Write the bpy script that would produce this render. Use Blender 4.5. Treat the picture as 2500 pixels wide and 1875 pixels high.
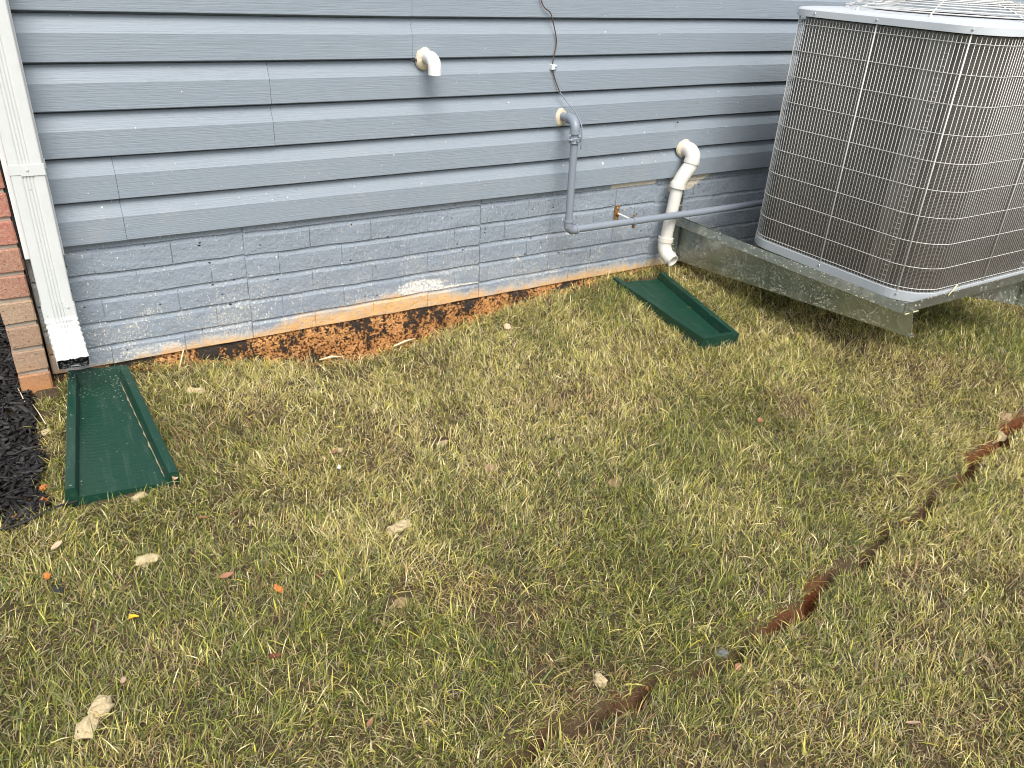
import bpy, bmesh, math, random
import numpy as np
from mathutils import Vector, Matrix, noise as mnoise

random.seed(7); rng = np.random.default_rng(7)
S = bpy.context.scene
for o in list(bpy.data.objects): bpy.data.objects.remove(o)

# ------------------------------------------------------------------ camera, light, exposure
cam_d = bpy.data.cameras.new('camera'); cam = bpy.data.objects.new('camera', cam_d)
S.collection.objects.link(cam); S.camera = cam
cam_d.sensor_fit = 'HORIZONTAL'; cam_d.sensor_width = 36.0; cam_d.lens = 36.0 * 1969.62 / 2500
cam_d.clip_start = 0.02; cam_d.clip_end = 500
yaw, pitch, roll = 0.575321, 0.489268, 0.055238
fw = Vector((math.sin(yaw)*math.cos(pitch), math.cos(yaw)*math.cos(pitch), -math.sin(pitch)))
rt = Vector((math.cos(yaw), -math.sin(yaw), 0)); up = rt.cross(fw)
r2 = rt*math.cos(roll)+up*math.sin(roll); u2 = -rt*math.sin(roll)+up*math.cos(roll)
M = Matrix((r2, u2, -fw)).transposed().to_4x4(); M.translation = Vector((0, -2.35609, 0.744579))
cam.matrix_world = M

world = bpy.data.worlds.new('World'); S.world = world; world.use_nodes = True
wn = world.node_tree.nodes; wl = world.node_tree.links; wn.clear()
SUN_DIR = Vector((-0.22, -0.72, 1.0)).normalized()     # towards the sun
sky = wn.new('ShaderNodeTexSky'); sky.sky_type = 'NISHITA'; sky.sun_disc = False
sky.sun_elevation = math.asin(SUN_DIR.z); sky.sun_rotation = math.atan2(SUN_DIR.x, SUN_DIR.y)
sky.air_density = 1.0; sky.dust_density = 3.0; sky.ozone_density = 1.0
bg = wn.new('ShaderNodeBackground'); bg.inputs[1].default_value = 0.15
hs = wn.new('ShaderNodeHueSaturation'); hs.inputs['Saturation'].default_value = 0.55
wo = wn.new('ShaderNodeOutputWorld')
wl.new(sky.outputs[0], hs.inputs['Color']); wl.new(hs.outputs[0], bg.inputs[0]); wl.new(bg.outputs[0], wo.inputs[0])
sun_d = bpy.data.lights.new('sun', 'SUN'); sun_d.energy = 2.1; sun_d.angle = math.radians(34); sun_d.color = (1.0, 0.96, 0.89)
sun = bpy.data.objects.new('sun', sun_d); S.collection.objects.link(sun)
sun.rotation_euler = SUN_DIR.to_track_quat('Z', 'Y').to_euler()
sun.location = (1, -3, 6)
S.cycles.filter_width = 1.0
S.view_settings.view_transform = 'Standard'; S.view_settings.look = 'None'
S.view_settings.exposure = 0.72; S.view_settings.gamma = 1.0; S.view_settings.use_curve_mapping = False

# ------------------------------------------------------------------ material helpers
class NT:
    def __init__(s, name):
        s.m = bpy.data.materials.new(name); s.m.use_nodes = True; s.t = s.m.node_tree
        s.n = s.t.nodes; s.l = s.t.links; s.b = s.n['Principled BSDF']; s.geo = None
    def lk(s, a, b): s.l.new(a, b)
    def setv(s, sock, v):
        if hasattr(v, 'is_linked') or isinstance(v, bpy.types.NodeSocket): s.l.new(v, sock)
        else:
            if isinstance(v, tuple) and len(v) == 3 and sock.type == 'RGBA': v = v + (1,)
            sock.default_value = v
    def pos(s):
        if not s.geo: s.geo = s.n.new('ShaderNodeNewGeometry')
        return s.geo.outputs['Position']
    def objco(s):
        return s.n.new('ShaderNodeTexCoord').outputs['Object']
    def mapv(s, v, scale=(1, 1, 1), loc=(0, 0, 0), rot=(0, 0, 0)):
        m = s.n.new('ShaderNodeMapping'); s.lk(v, m.inputs[0])
        m.inputs['Scale'].default_value = scale; m.inputs['Location'].default_value = loc; m.inputs['Rotation'].default_value = rot
        return m.outputs[0]
    def noise(s, v, sc, det=4, rough=0.6, dist=0.0):
        t = s.n.new('ShaderNodeTexNoise'); s.lk(v, t.inputs['Vector'])
        t.inputs['Scale'].default_value = sc; t.inputs['Detail'].default_value = det
        t.inputs['Roughness'].default_value = rough; t.inputs['Distortion'].default_value = dist
        return t.outputs['Fac']
    def voro(s, v, sc, out='Distance', rnd=1.0):
        t = s.n.new('ShaderNodeTexVoronoi'); s.lk(v, t.inputs['Vector']); t.inputs['Scale'].default_value = sc
        t.inputs['Randomness'].default_value = rnd
        return t.outputs[out]
    def math(s, op, a, b=0.0, c=None, clamp=False):
        m = s.n.new('ShaderNodeMath'); m.operation = op; m.use_clamp = clamp
        s.setv(m.inputs[0], a); s.setv(m.inputs[1], b)
        if c is not None: s.setv(m.inputs[2], c)
        return m.outputs[0]
    def ramp(s, f, lo, hi, a=0.0, b=1.0):
        m = s.n.new('ShaderNodeMapRange'); m.interpolation_type = 'SMOOTHSTEP'
        s.setv(m.inputs['Value'], f); s.setv(m.inputs['From Min'], lo); s.setv(m.inputs['From Max'], hi)
        s.setv(m.inputs['To Min'], a); s.setv(m.inputs['To Max'], b); return m.outputs[0]
    def mix(s, f, a, b, mode='MIX'):
        m = s.n.new('ShaderNodeMix'); m.data_type = 'RGBA'; m.blend_type = mode
        s.setv(m.inputs[0], f); s.setv(m.inputs[6], a); s.setv(m.inputs[7], b); return m.outputs[2]
    def xyz(s, v):
        m = s.n.new('ShaderNodeSeparateXYZ'); s.lk(v, m.inputs[0]); return m.outputs
    def bump(s, h, strength=0.5, dist=0.01, prev=None):
        m = s.n.new('ShaderNodeBump'); s.setv(m.inputs['Height'], h); m.inputs['Strength'].default_value = strength
        m.inputs['Distance'].default_value = dist
        if prev is not None: s.lk(prev, m.inputs['Normal'])
        return m.outputs[0]
    def attr(s, name):
        a = s.n.new('ShaderNodeAttribute'); a.attribute_name = name; return a.outputs['Color']
    def rnd(s):
        return s.n.new('ShaderNodeObjectInfo').outputs['Random']
    def out(s, col=None, rough=None, metal=None, normal=None, spec=None):
        if col is not None: s.setv(s.b.inputs['Base Color'], col)
        if rough is not None: s.setv(s.b.inputs['Roughness'], rough)
        if metal is not None: s.setv(s.b.inputs['Metallic'], metal)
        if normal is not None: s.lk(normal, s.b.inputs['Normal'])
        if spec is not None: s.b.inputs['Specular IOR Level'].default_value = spec
        return s.m

MAT = {}
def specks(t, v, sc, size, amount, seed=0.0):
    """sparse irregular dots: amount 0..1 (socket or value) = share of cells filled"""
    vv = t.mapv(v, loc=(seed, seed*1.7, seed*0.3))
    d = t.voro(vv, sc); c = t.voro(vv, sc, 'Color')
    pick = t.math('LESS_THAN', t.xyz(c)[0], amount)
    rad = t.math('MULTIPLY', t.xyz(c)[1], size)
    dd = t.math('ADD', d, t.math('MULTIPLY', t.math('SUBTRACT', t.noise(vv, sc*2.3, 2), 0.5), 0.35))
    dot = t.math('LESS_THAN', dd, rad)
    return t.math('MULTIPLY', pick, dot)

def m_siding():
    t = NT('siding_vinyl'); P = t.pos(); z = t.xyz(P)[2]
    grain = t.noise(t.mapv(P, (6, 6, 330)), 1.0, 3, 0.6, 0.6)
    grain2 = t.noise(t.mapv(P, (22, 22, 900)), 1.0, 2, 0.5, 0.3)
    big = t.noise(P, 2.2, 3)
    base = t.mix(big, (0.222, 0.262, 0.306), (0.250, 0.290, 0.328))
    base = t.mix(t.ramp(grain, 0.42, 0.72, 0, 0.16), base, (0.20, 0.23, 0.26))
    low = t.ramp(z, -0.02, 0.42, 1.0, 0.0)
    w = specks(t, P, 150, 0.34, t.math('ADD', t.math('MULTIPLY', low, 0.035), 0.003), 3.1)
    w2 = specks(t, t.mapv(P, (1, 1, 0.4), rot=(0, 0.6, 0)), 60, 0.20, t.math('MULTIPLY', low, 0.035), 9.2)
    dust = t.ramp(t.noise(P, 9, 5, 0.7), 0.5, 0.75, 0, t.math('MULTIPLY', low, 0.18))
    col = t.mix(dust, base, (0.42, 0.40, 0.36))
    col = t.mix(t.math('MAXIMUM', w, w2), col, (0.72, 0.70, 0.63))
    h = t.math('ADD', t.math('MULTIPLY', grain, 0.7), t.math('MULTIPLY', grain2, 0.3))
    return t.out(col, 0.50, 0, t.bump(h, 0.7, 0.0024), 0.4)
MAT['siding'] = m_siding()

def m_foundation():
    t = NT('foundation_paint'); P = t.pos(); x, y, z = t.xyz(P)[0], t.xyz(P)[1], t.xyz(P)[2]
    # paint colour and relief
    big = t.noise(P, 3.0, 4)
    paint = t.mix(big, (0.210, 0.246, 0.288), (0.262, 0.303, 0.348))
    rid = t.noise(t.mapv(P, (115, 1, 20)), 1.0, 2, 0.5, 1.6)
    ridm = t.ramp(t.noise(P, 5.0, 2), 0.36, 0.58)
    ridm = t.math('MULTIPLY', ridm, t.ramp(x, 0.3, 1.5, 0.35, 1.0))
    lump = t.noise(P, 60, 5, 0.7); lump2 = t.noise(P, 16, 4, 0.6)
    h = t.math('ADD', t.math('MULTIPLY', t.math('MULTIPLY', rid, ridm), 1.0), t.math('ADD', t.math('MULTIPLY', lump, 1.1), t.math('MULTIPLY', lump2, 1.8)))
    # pits: black pin holes
    pit = specks(t, t.mapv(P, (1, 1, 1.6)), 46, 0.24, t.ramp(t.noise(P, 3.5, 2), 0.45, 0.65, 0.01, 0.16), 4.0); pit2 = specks(t, P, 90, 0.30, 0.022, 1.2)
    hole = t.math('MAXIMUM', pit, pit2)
    # mud splash
    low = t.ramp(t.math('ADD', z, t.math('MULTIPLY', t.math('SUBTRACT', t.noise(P, 4.5, 3), 0.5), 0.22)), -0.34, -0.10, 1.0, 0.0)
    patch = t.ramp(t.noise(P, 7.0, 4, 0.6), 0.42, 0.62)
    am = t.math('ADD', 0.035, t.math('MULTIPLY', low, t.math('MULTIPLY_ADD', patch, 0.50, 0.05)))
    w = t.math('MAXIMUM', specks(t, P, 300, 0.66, am, 2.0), specks(t, P, 150, 0.30, t.math('MULTIPLY', am, 0.5), 12.0))
    w1 = specks(t, t.mapv(P, (1.6, 1, 0.6), rot=(0, 0.7, 0)), 140, 0.42, t.math('MULTIPLY', am, 0.7), 7.7)
    w2 = specks(t, t.mapv(P, (1, 1, 1.2)), 30, 0.26, t.math('MULTIPLY_ADD', low, 0.09, 0.03), 5.0)
    w2 = t.math('MULTIPLY', w2, t.ramp(t.noise(P, 140, 3, 0.8), 0.42, 0.55))
    film = t.math('MULTIPLY', t.math('MULTIPLY', low, patch), t.ramp(t.noise(P, 60, 4, 0.75), 0.42, 0.70, 0, 0.55))
    col = t.mix(film, paint, (0.50, 0.49, 0.44))
    col = t.mix(t.math('MULTIPLY', t.math('MAXIMUM', w, w1), 0.88), col, t.mix(t.noise(P, 35, 2), (0.66, 0.66, 0.62), (0.62, 0.55, 0.40)))
    col = t.mix(t.math('MULTIPLY', w2, 0.75), col, (0.58, 0.45, 0.26))
    col = t.mix(hole, col, (0.012, 0.012, 0.015))
    # stain height profile along the wall
    fc = t.n.new('ShaderNodeFloatCurve'); cur = fc.mapping.curves[0]
    prof = [(0.0, -0.372), (0.2, -0.362), (0.256, -0.352), (0.427, -0.346), (0.585, -0.345), (0.708, -0.320), (0.9, -0.314), (1.07, -0.306), (1.2, -0.317), (1.37, -0.345), (1.56, -0.350), (1.92, -0.336), (2.21, -0.354), (2.6, -0.372), (4.0, -0.375)]
    pts = [((a)/4.0, (b+0.45)/0.2) for a, b in prof]
    cur.points[0].location = pts[0]; cur.points[1].location = pts[-1]
    for q in pts[1:-1]: cur.points.new(*q)
    for q in cur.points: q.handle_type = 'AUTO'
    fc.mapping.update()
    t.lk(t.math('DIVIDE', x, 4.0), fc.inputs['Value'])
    top = t.math('MULTIPLY_ADD', fc.outputs[0], 0.2, -0.45)
    jag = t.math('MULTIPLY', t.math('SUBTRACT', t.noise(t.mapv(P, (1, 1, 0.5)), 19, 7, 0.82), 0.5), 0.11)
    dz = t.math('SUBTRACT', t.math('ADD', z, jag), top)
    orange = t.mix(t.noise(P, 26, 4, 0.7), (0.56, 0.29, 0.095), (0.72, 0.50, 0.25))
    om = t.ramp(dz, -0.024, 0.016, 1.0, 0.0)
    om = t.math('MULTIPLY', om, t.ramp(t.noise(P, 90, 3, 0.7), 0.28, 0.55, 0.35, 1.0))
    # pale salt bloom
    def blob(cx, cz, rx, rz):
        a = t.math('POWER', t.math('DIVIDE', t.math('SUBTRACT', x, cx), rx), 2.0)
        b = t.math('POWER', t.math('DIVIDE', t.math('SUBTRACT', z, cz), rz), 2.0)
        d = t.math('ADD', t.math('ADD', a, b), t.math('MULTIPLY', t.math('SUBTRACT', t.noise(P, 45, 4, 0.8), 0.5), 1.6))
        return t.ramp(d, 0.8, 1.2, 1.0, 0.0)
    bl = t.math('MAXIMUM', blob(1.14, -0.287, 0.085, 0.027), t.math('MAXIMUM', blob(1.24, -0.306, 0.12, 0.008), t.math('MULTIPLY', blob(0.27, -0.338, 0.08, 0.013), 0.45)))
    col = t.mix(t.ramp(dz, 0.0, 0.022, 0.40, 0.0), col, (0.62, 0.58, 0.50))
    col = t.mix(om, col, orange)
    col = t.mix(t.math('MULTIPLY', bl, t.ramp(t.noise(P, 120, 4, 0.8), 0.38, 0.58, 0.12, 1)), col, (0.78, 0.75, 0.68))
    # bare concrete just under the siding near the drain pipe
    bare = t.math('MULTIPLY', t.ramp(t.math('ADD', z, t.math('MULTIPLY', t.noise(P, 20, 3), 0.006)), -0.020, -0.018),
                  t.math('MULTIPLY', t.ramp(x, 1.93, 1.945), t.ramp(x, 2.15, 2.16, 1, 0)))
    tri = t.math('SUBTRACT', t.math('MULTIPLY', t.math('SUBTRACT', 2.47, x), 0.5), t.math('MULTIPLY', z, -1.0))
    bare2 = t.math('MULTIPLY', t.math('MULTIPLY', t.ramp(x, 2.225, 2.235), t.ramp(z, -0.062, -0.058)), t.ramp(tri, 0.0, 0.012))
    col = t.mix(t.math('MAXIMUM', bare, bare2), col, t.mix(t.noise(P, 30, 3), (0.50, 0.45, 0.36), (0.66, 0.60, 0.49)))
    # dirty grey-brown stretch beside the brick corner
    dm = t.math('MULTIPLY', t.ramp(x, 0.02, 0.04, 1, 0), t.ramp(t.noise(P, 14, 4), 0.3, 0.6, 0.55, 1))
    col = t.mix(dm, col, t.mix(t.ramp(z, -0.33, -0.2), (0.27, 0.17, 0.09), (0.21, 0.205, 0.19)))
    return t.out(col, 0.62, 0, t.bump(t.math('SUBTRACT', h, t.math('MULTIPLY', hole, 1.5)), 0.8, 0.0046), 0.35)
MAT['foundation'] = m_foundation()

def m_footing():
    t = NT('tar_and_clay'); P = t.pos()
    n = t.noise(P, 70, 6, 0.8); n2 = t.noise(t.mapv(P, (1, 1, 0.6)), 11, 4, 0.6)
    tar = t.mix(t.noise(P, 60, 3), (0.012, 0.011, 0.010), (0.06, 0.05, 0.042))
    clay = t.mix(t.noise(P, 40, 4, 0.7), (0.30, 0.125, 0.040), (0.64, 0.34, 0.12))
    m = t.ramp(t.math('ADD', n, t.math('MULTIPLY', t.math('SUBTRACT', n2, 0.5), 1.1)), 0.42, 0.49)
    vc = t.xyz(t.voro(P, 190, 'Color'))[0]
    clay = t.mix(t.ramp(vc, 0.72, 0.78), clay, (0.10, 0.045, 0.02)); clay = t.mix(t.ramp(vc, 0.2, 0.1, 0, 0.8), clay, (0.66, 0.38, 0.17))
    col = t.mix(m, tar, clay)
    col = t.mix(t.ramp(t.noise(P, 85, 3, 0.7), 0.60, 0.68, 0, 0.6), col, (0.10, 0.05, 0.025))
    return t.out(col, 0.85, 0, t.bump(t.math('ADD', m, t.noise(P, 110, 4, 0.7)), 0.9, 0.006), 0.2)
MAT['footing'] = m_footing()

def m_soil():
    t = NT('soil'); P = t.pos(); a = t.attr('soil'); s = t.n.new('ShaderNodeSeparateColor'); t.lk(a, s.inputs[0])
    n = t.noise(P, 30, 5, 0.7); n2 = t.noise(P, 120, 4, 0.7)
    base = t.mix(n, (0.040, 0.027, 0.016), (0.115, 0.085, 0.050))
    base = t.mix(t.ramp(n2, 0.55, 0.75, 0, 0.6), base, (0.26, 0.21, 0.13))
    far = t.mix(t.noise(P, 1.3, 5, 0.7), (0.085, 0.095, 0.035), (0.17, 0.155, 0.075))
    red = t.mix(n, (0.060, 0.020, 0.008), (0.30, 0.090, 0.028))
    org = t.mix(n, (0.24, 0.085, 0.025), (0.52, 0.25, 0.085))
    org = t.mix(t.ramp(t.noise(P, 70, 3, 0.7), 0.52, 0.62, 0, 0.8), org, (0.05, 0.03, 0.02))
    col = t.mix(s.outputs[2], base, far)
    col = t.mix(s.outputs[0], col, red); col = t.mix(s.outputs[1], col, org)
    h = t.math('ADD', n, t.math('MULTIPLY', n2, 0.5))
    return t.out(col, 0.95, 0, t.bump(h, 0.9, 0.01), 0.15)
MAT['soil'] = m_soil()

def m_grass():
    t = NT('grass_blades'); a = t.attr('col')
    t.n.remove(t.b); o = t.n['Material Output']
    d = t.n.new('ShaderNodeBsdfDiffuse'); tr = t.n.new('ShaderNodeBsdfTranslucent'); gl = t.n.new('ShaderNodeBsdfGlossy')
    gl.inputs['Roughness'].default_value = 0.42; gl.inputs['Color'].default_value = (1, 1, 1, 1)
    t.lk(a, d.inputs[0]); t.lk(a, tr.inputs[0])
    m = t.n.new('ShaderNodeMixShader'); m.inputs[0].default_value = 0.20; t.lk(d.outputs[0], m.inputs[1]); t.lk(tr.outputs[0], m.inputs[2])
    m2 = t.n.new('ShaderNodeMixShader'); m2.inputs[0].default_value = 0.02; t.lk(m.outputs[0], m2.inputs[1]); t.lk(gl.outputs[0], m2.inputs[2])
    t.lk(m2.outputs[0], o.inputs[0]); return t.m
MAT['grass'] = m_grass()

def m_simple(name, col, rough=0.5, metal=0.0, var=0.1, scale=12, bump=0.0, bscale=60, dirt=None, dirt_amt=0.0, dirt_scale=8, spec=0.5, rnd=0.0, obj=True):
    t = NT(name); P = t.objco() if obj else t.pos()
    c0 = tuple(max(0, c*(1-var)) for c in col); c1 = tuple(min(1, c*(1+var)) for c in col)
    f = t.noise(P, scale, 4)
    if rnd: f = t.math('ADD', t.math('MULTIPLY', f, 1-rnd), t.math('MULTIPLY', t.rnd(), rnd))
    c = t.mix(f, c0, c1)
    if dirt: c = t.mix(t.ramp(t.noise(P, dirt_scale, 5, 0.75), 0.55, 0.72, 0, dirt_amt), c, dirt)
    nrm = t.bump(t.noise(P, bscale, 4), bump, 0.003) if bump else None
    return t.out(c, rough, metal, nrm, spec)

MAT['white_vinyl'] = m_simple('white_trim', (0.66, 0.665, 0.66), 0.45, 0, 0.03, dirt=(0.5, 0.47, 0.4), dirt_amt=0.15, dirt_scale=20)
def m_spout():
    t = NT('white_aluminium_paint'); P = t.pos(); z = t.xyz(P)[2]
    low = t.ramp(z, -0.28, 0.0, 1, 0)
    c = t.mix(t.noise(P, 12, 4), (0.52, 0.545, 0.53), (0.60, 0.615, 0.60))
    c = t.mix(t.ramp(t.noise(t.mapv(P, (1, 1, 0.3)), 60, 5, 0.75), 0.5, 0.75, 0, 0.45), c, (0.46, 0.47, 0.44))
    c = t.mix(specks(t, P, 70, 0.3, t.math('MULTIPLY_ADD', low, 0.08, 0.02), 2.2), c, (0.36, 0.33, 0.27))
    return t.out(c, 0.40, 0, t.bump(t.noise(P, 30, 3), 0.25, 0.002), 0.5)
MAT['spout'] = m_spout()
def m_spout_in():
    t = NT('spout_inside'); P = t.pos()
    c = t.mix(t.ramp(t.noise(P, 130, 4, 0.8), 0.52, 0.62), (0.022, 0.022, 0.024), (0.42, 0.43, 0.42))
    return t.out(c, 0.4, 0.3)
MAT['spout_in'] = m_spout_in()

def m_brick():
    t = NT('brick_clay'); P = t.pos(); r = t.rnd(); z = t.xyz(P)[2]
    cr = t.n.new('ShaderNodeValToRGB'); t.lk(r, cr.inputs[0]); e = cr.color_ramp.elements
    e[0].position = 0; e[0].color = (0.27, 0.13, 0.085, 1); e[1].position = 1; e[1].color = (0.34, 0.235, 0.155, 1)
    x = e.new(0.35); x.color = (0.335, 0.155, 0.105, 1); x = e.new(0.7); x.color = (0.30, 0.19, 0.125, 1)
    oi = t.n.new('ShaderNodeObjectInfo'); oz = t.xyz(oi.outputs['Location'])[2]
    n = t.noise(P, 120, 4, 0.75); n2 = t.noise(P, 300, 2, 0.7)
    c0 = t.mix(t.ramp(oz, -0.02, 0.03), cr.outputs[0], (0.37, 0.135, 0.095))
    c = t.mix(t.ramp(n, 0.35, 0.7, 0, 0.5), c0, (0.46, 0.35, 0.25))
    c = t.mix(t.ramp(n2, 0.60, 0.7, 0, 0.6), c, (0.62, 0.55, 0.46))
    c = t.mix(t.ramp(t.noise(P, 160, 3), 0.62, 0.70, 0, 0.8), c, (0.09, 0.055, 0.04))
    zz = t.math('ADD', z, t.math('MULTIPLY', t.math('SUBTRACT', t.noise(P, 25, 3), 0.5), 0.06))
    c = t.mix(t.ramp(zz, -0.40, -0.30, 0.85, 0), c, (0.50, 0.24, 0.09))
    return t.out(c, 0.85, 0, t.bump(t.math('ADD', n, t.math('MULTIPLY', n2, 0.7)), 0.8, 0.0035), 0.25)
MAT['brick'] = m_brick()
MAT['mortar'] = m_simple('mortar', (0.44, 0.40, 0.33), 0.9, 0, 0.2, 40, 0.6, 200, dirt=(0.22, 0.17, 0.12), dirt_amt=0.5, dirt_scale=30, obj=False)
MAT['membrane'] = m_simple('black_membrane', (0.018, 0.018, 0.019), 0.7, obj=False)

def m_galv():
    t = NT('galvanised_steel'); P = t.pos(); z = t.xyz(P)[2]; y = t.xyz(P)[1]
    sp = t.voro(t.mapv(P, (1, 1, 1)), 42, 'Color')
    c = t.mix(t.xyz(sp)[0], (0.34, 0.375, 0.33), (0.47, 0.50, 0.45))
    c = t.mix(t.ramp(t.noise(P, 3.5, 4), 0.4, 0.65, 0, 0.5), c, (0.30, 0.33, 0.28))
    low = t.ramp(t.math('ADD', z, t.math('MULTIPLY', t.noise(P, 9, 3), 0.05)), -0.33, -0.15, 1.0, 0.3)
    am = t.math('MULTIPLY', low, t.ramp(t.noise(P, 7, 3), 0.35, 0.6, 0.18, 0.85))
    w = t.math('MAXIMUM', specks(t, P, 200, 0.62, am, 1.0), specks(t, t.mapv(P, (1, 1.6, 0.7), rot=(0.6, 0, 0)), 150, 0.42, t.math('MULTIPLY', am, 0.8), 6.0))
    c = t.mix(w, c, (0.60, 0.58, 0.46))
    w2 = specks(t, P, 15, 0.2, 0.07, 8.0)
    c = t.mix(t.math('MULTIPLY', w2, 0.7), c, (0.42, 0.29, 0.15))
    r = t.math('ADD', t.math('MULTIPLY', t.xyz(sp)[1], 0.10), 0.27)
    met = t.math('MULTIPLY', t.math('SUBTRACT', 1.0, t.math('MAXIMUM', w, w2)), 0.88)
    return t.out(c, t.math('ADD', r, t.math('MULTIPLY', w, 0.4)), met, t.bump(t.noise(P, 6, 2), 0.25, 0.004))
MAT['galv'] = m_galv()
MAT['ac_paint'] = m_simple('grey_cabinet_paint', (0.54, 0.575, 0.60), 0.38, 0, 0.05, dirt=(0.4, 0.38, 0.33), dirt_amt=0.12, dirt_scale=14, obj=False)
MAT['pan_paint'] = m_simple('shaded_dirty_base_paint', (0.36, 0.385, 0.40), 0.5, 0, 0.08, dirt=(0.30, 0.26, 0.18), dirt_amt=0.4, dirt_scale=25, obj=False)  # paint darkened to hold the rail lip's shadow, plus brown dirt
MAT['wire'] = m_simple('grey_coated_wire', (0.62, 0.61, 0.58), 0.42, 0, 0.05, obj=False)
def m_fins():
    t = NT('coil_fins'); P = t.pos()
    n = t.noise(t.mapv(P, (1, 1, 1)), 5, 3); f = t.noise(t.mapv(P, (900, 900, 40)), 1, 2)
    c = t.mix(n, (0.19, 0.180, 0.158), (0.30, 0.288, 0.260))
    c = t.mix(t.ramp(f, 0.4, 0.7, 0, 0.45), c, (0.03, 0.028, 0.024))
    zz = t.xyz(P)[2]
    c = t.mix(t.ramp(zz, -0.15, 0.1, 0.35, 0), c, (0.16, 0.11, 0.075))
    return t.out(c, 0.42, 0.55, t.bump(f, 0.4, 0.001))
MAT['fins'] = m_fins()
MAT['dark_metal_and_shade'] = m_simple('dark_metal_and_shade', (0.030, 0.030, 0.034), 0.55, 0.2, obj=False)
MAT['copper_tube'] = m_simple('return_bend_metal', (0.34, 0.32, 0.28), 0.45, 0.5, obj=False)
MAT['screw'] = m_simple('zinc_screw', (0.62, 0.63, 0.63), 0.3, 0.85, obj=False)
MAT['pvc'] = m_simple('white_pvc', (0.68, 0.68, 0.66), 0.35, 0, 0.03, obj=False)
def m_pvc2():
    t = NT('aged_white_pvc'); P = t.pos(); z = t.xyz(P)[2]
    low = t.ramp(z, -0.34, 0.02, 1, 0.1)
    c = t.mix(t.noise(P, 10, 3), (0.68, 0.67, 0.63), (0.62, 0.60, 0.54))
    c = t.mix(t.math('MULTIPLY', t.ramp(t.noise(t.mapv(P, (1, 1, 0.35)), 45, 5, 0.8), 0.45, 0.7, 0, 0.65), low), c, (0.56, 0.42, 0.31))
    return t.out(c, 0.38, 0, t.bump(t.noise(P, 40, 3), 0.1, 0.002))
MAT['pvc_old'] = m_pvc2()
MAT['foam'] = m_simple('beige_sealant', (0.60, 0.53, 0.40), 0.75, 0, 0.15, 30, 0.8, 90, dirt=(0.40, 0.32, 0.2), dirt_amt=0.5, dirt_scale=40, obj=False)
def m_gas():
    t = NT('grey_painted_pipe'); P = t.pos()
    c = t.mix(t.noise(P, 14, 4), (0.185, 0.215, 0.255), (0.235, 0.265, 0.305))
    c = t.mix(specks(t, P, 70, 0.3, 0.06, 3.3), c, (0.45, 0.45, 0.42))
    return t.out(c, 0.40, 0, t.bump(t.noise(P, 120, 3), 0.3, 0.001))
MAT['gas'] = m_gas()
MAT['rust'] = m_simple('rusty_brass_plate', (0.30, 0.15, 0.04), 0.6, 0.4, 0.4, 50, 0.5, 120, dirt=(0.13, 0.045, 0.015), dirt_amt=0.9, dirt_scale=60, obj=False)
MAT['cable'] = m_simple('brown_wire', (0.135, 0.075, 0.055), 0.4, 0.35, 0.25, 30, obj=False)
MAT['pale_plastic'] = m_simple('pale_plastic', (0.62, 0.66, 0.68), 0.4, obj=False)

def m_green(spk=0.22, nm='green_plastic'):
    t = NT(nm); P = t.objco(); x, y, z = t.xyz(P)[0], t.xyz(P)[1], t.xyz(P)[2]
    c = t.mix(t.noise(P, 6, 4), (0.0045, 0.034, 0.020), (0.0075, 0.046, 0.028))
    c = t.mix(t.ramp(t.noise(t.mapv(P, (30, 3, 30)), 2, 5, 0.75), 0.5, 0.8, 0, 0.16), c, (0.20, 0.25, 0.21))
    back = t.ramp(y, 0.02, 0.20, 1, 0)
    am = t.math('MULTIPLY_ADD', back, spk, 0.010)
    w = specks(t, P, 330, 0.50, am, 2.0)
    scuff = t.ramp(t.noise(t.mapv(P, (1, 0.4, 1)), 40, 5, 0.8), 0.64, 0.72, 0, 0.45)
    c = t.mix(t.math('MULTIPLY', scuff, t.ramp(z, 0.022, 0.03)), c, (0.22, 0.33, 0.29))
    c = t.mix(w, c, (0.50, 0.50, 0.36))
    return t.out(c, 0.38, 0, t.bump(t.noise(P, 260, 2), 0.12, 0.001), 0.5)
MAT['green'] = m_green(); MAT['green_clean'] = m_green(0.0, 'clean_green_plastic')
MAT['mud'] = m_simple('dried_mud', (0.26, 0.21, 0.13), 0.9, 0, 0.3, 40, 0.8, 90, obj=False)

def m_mulch():
    t = NT('black_mulch'); a = t.attr('col'); P = t.pos()
    c = t.mix(t.ramp(t.noise(t.mapv(P, (60, 60, 60)), 3, 3), 0.4, 0.7, 0, 0.5), a, (0.004, 0.004, 0.004))
    return t.out(c, 0.75, 0, t.bump(t.noise(P, 300, 3), 0.5, 0.002), 0.3)
MAT['mulch'] = m_mulch()
def m_crumb():
    t = NT('loose_clay'); return t.out(t.attr('col'), 0.95, 0, t.bump(t.noise(t.pos(), 400, 3), 0.6, 0.002), 0.1)
MAT['crumb'] = m_crumb()
MAT['clod_tan'] = m_simple('tan_sawdust_clump', (0.46, 0.37, 0.22), 0.95, 0, 0.25, 60, 1.0, 160, dirt=(0.30, 0.22, 0.12), dirt_amt=0.7, dirt_scale=50, obj=False, spec=0.1)
MAT['clod_brown'] = m_simple('brown_clod', (0.30, 0.21, 0.12), 0.95, 0, 0.3, 60, 1.0, 140, dirt=(0.12, 0.08, 0.05), dirt_amt=0.8, dirt_scale=40, obj=False, spec=0.1)
MAT['clod_orange'] = m_simple('orange_clay_clod', (0.50, 0.19, 0.055), 0.95, 0, 0.25, 60, 1.0, 140, dirt=(0.22, 0.08, 0.03), dirt_amt=0.7, dirt_scale=50, obj=False, spec=0.1)
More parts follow.
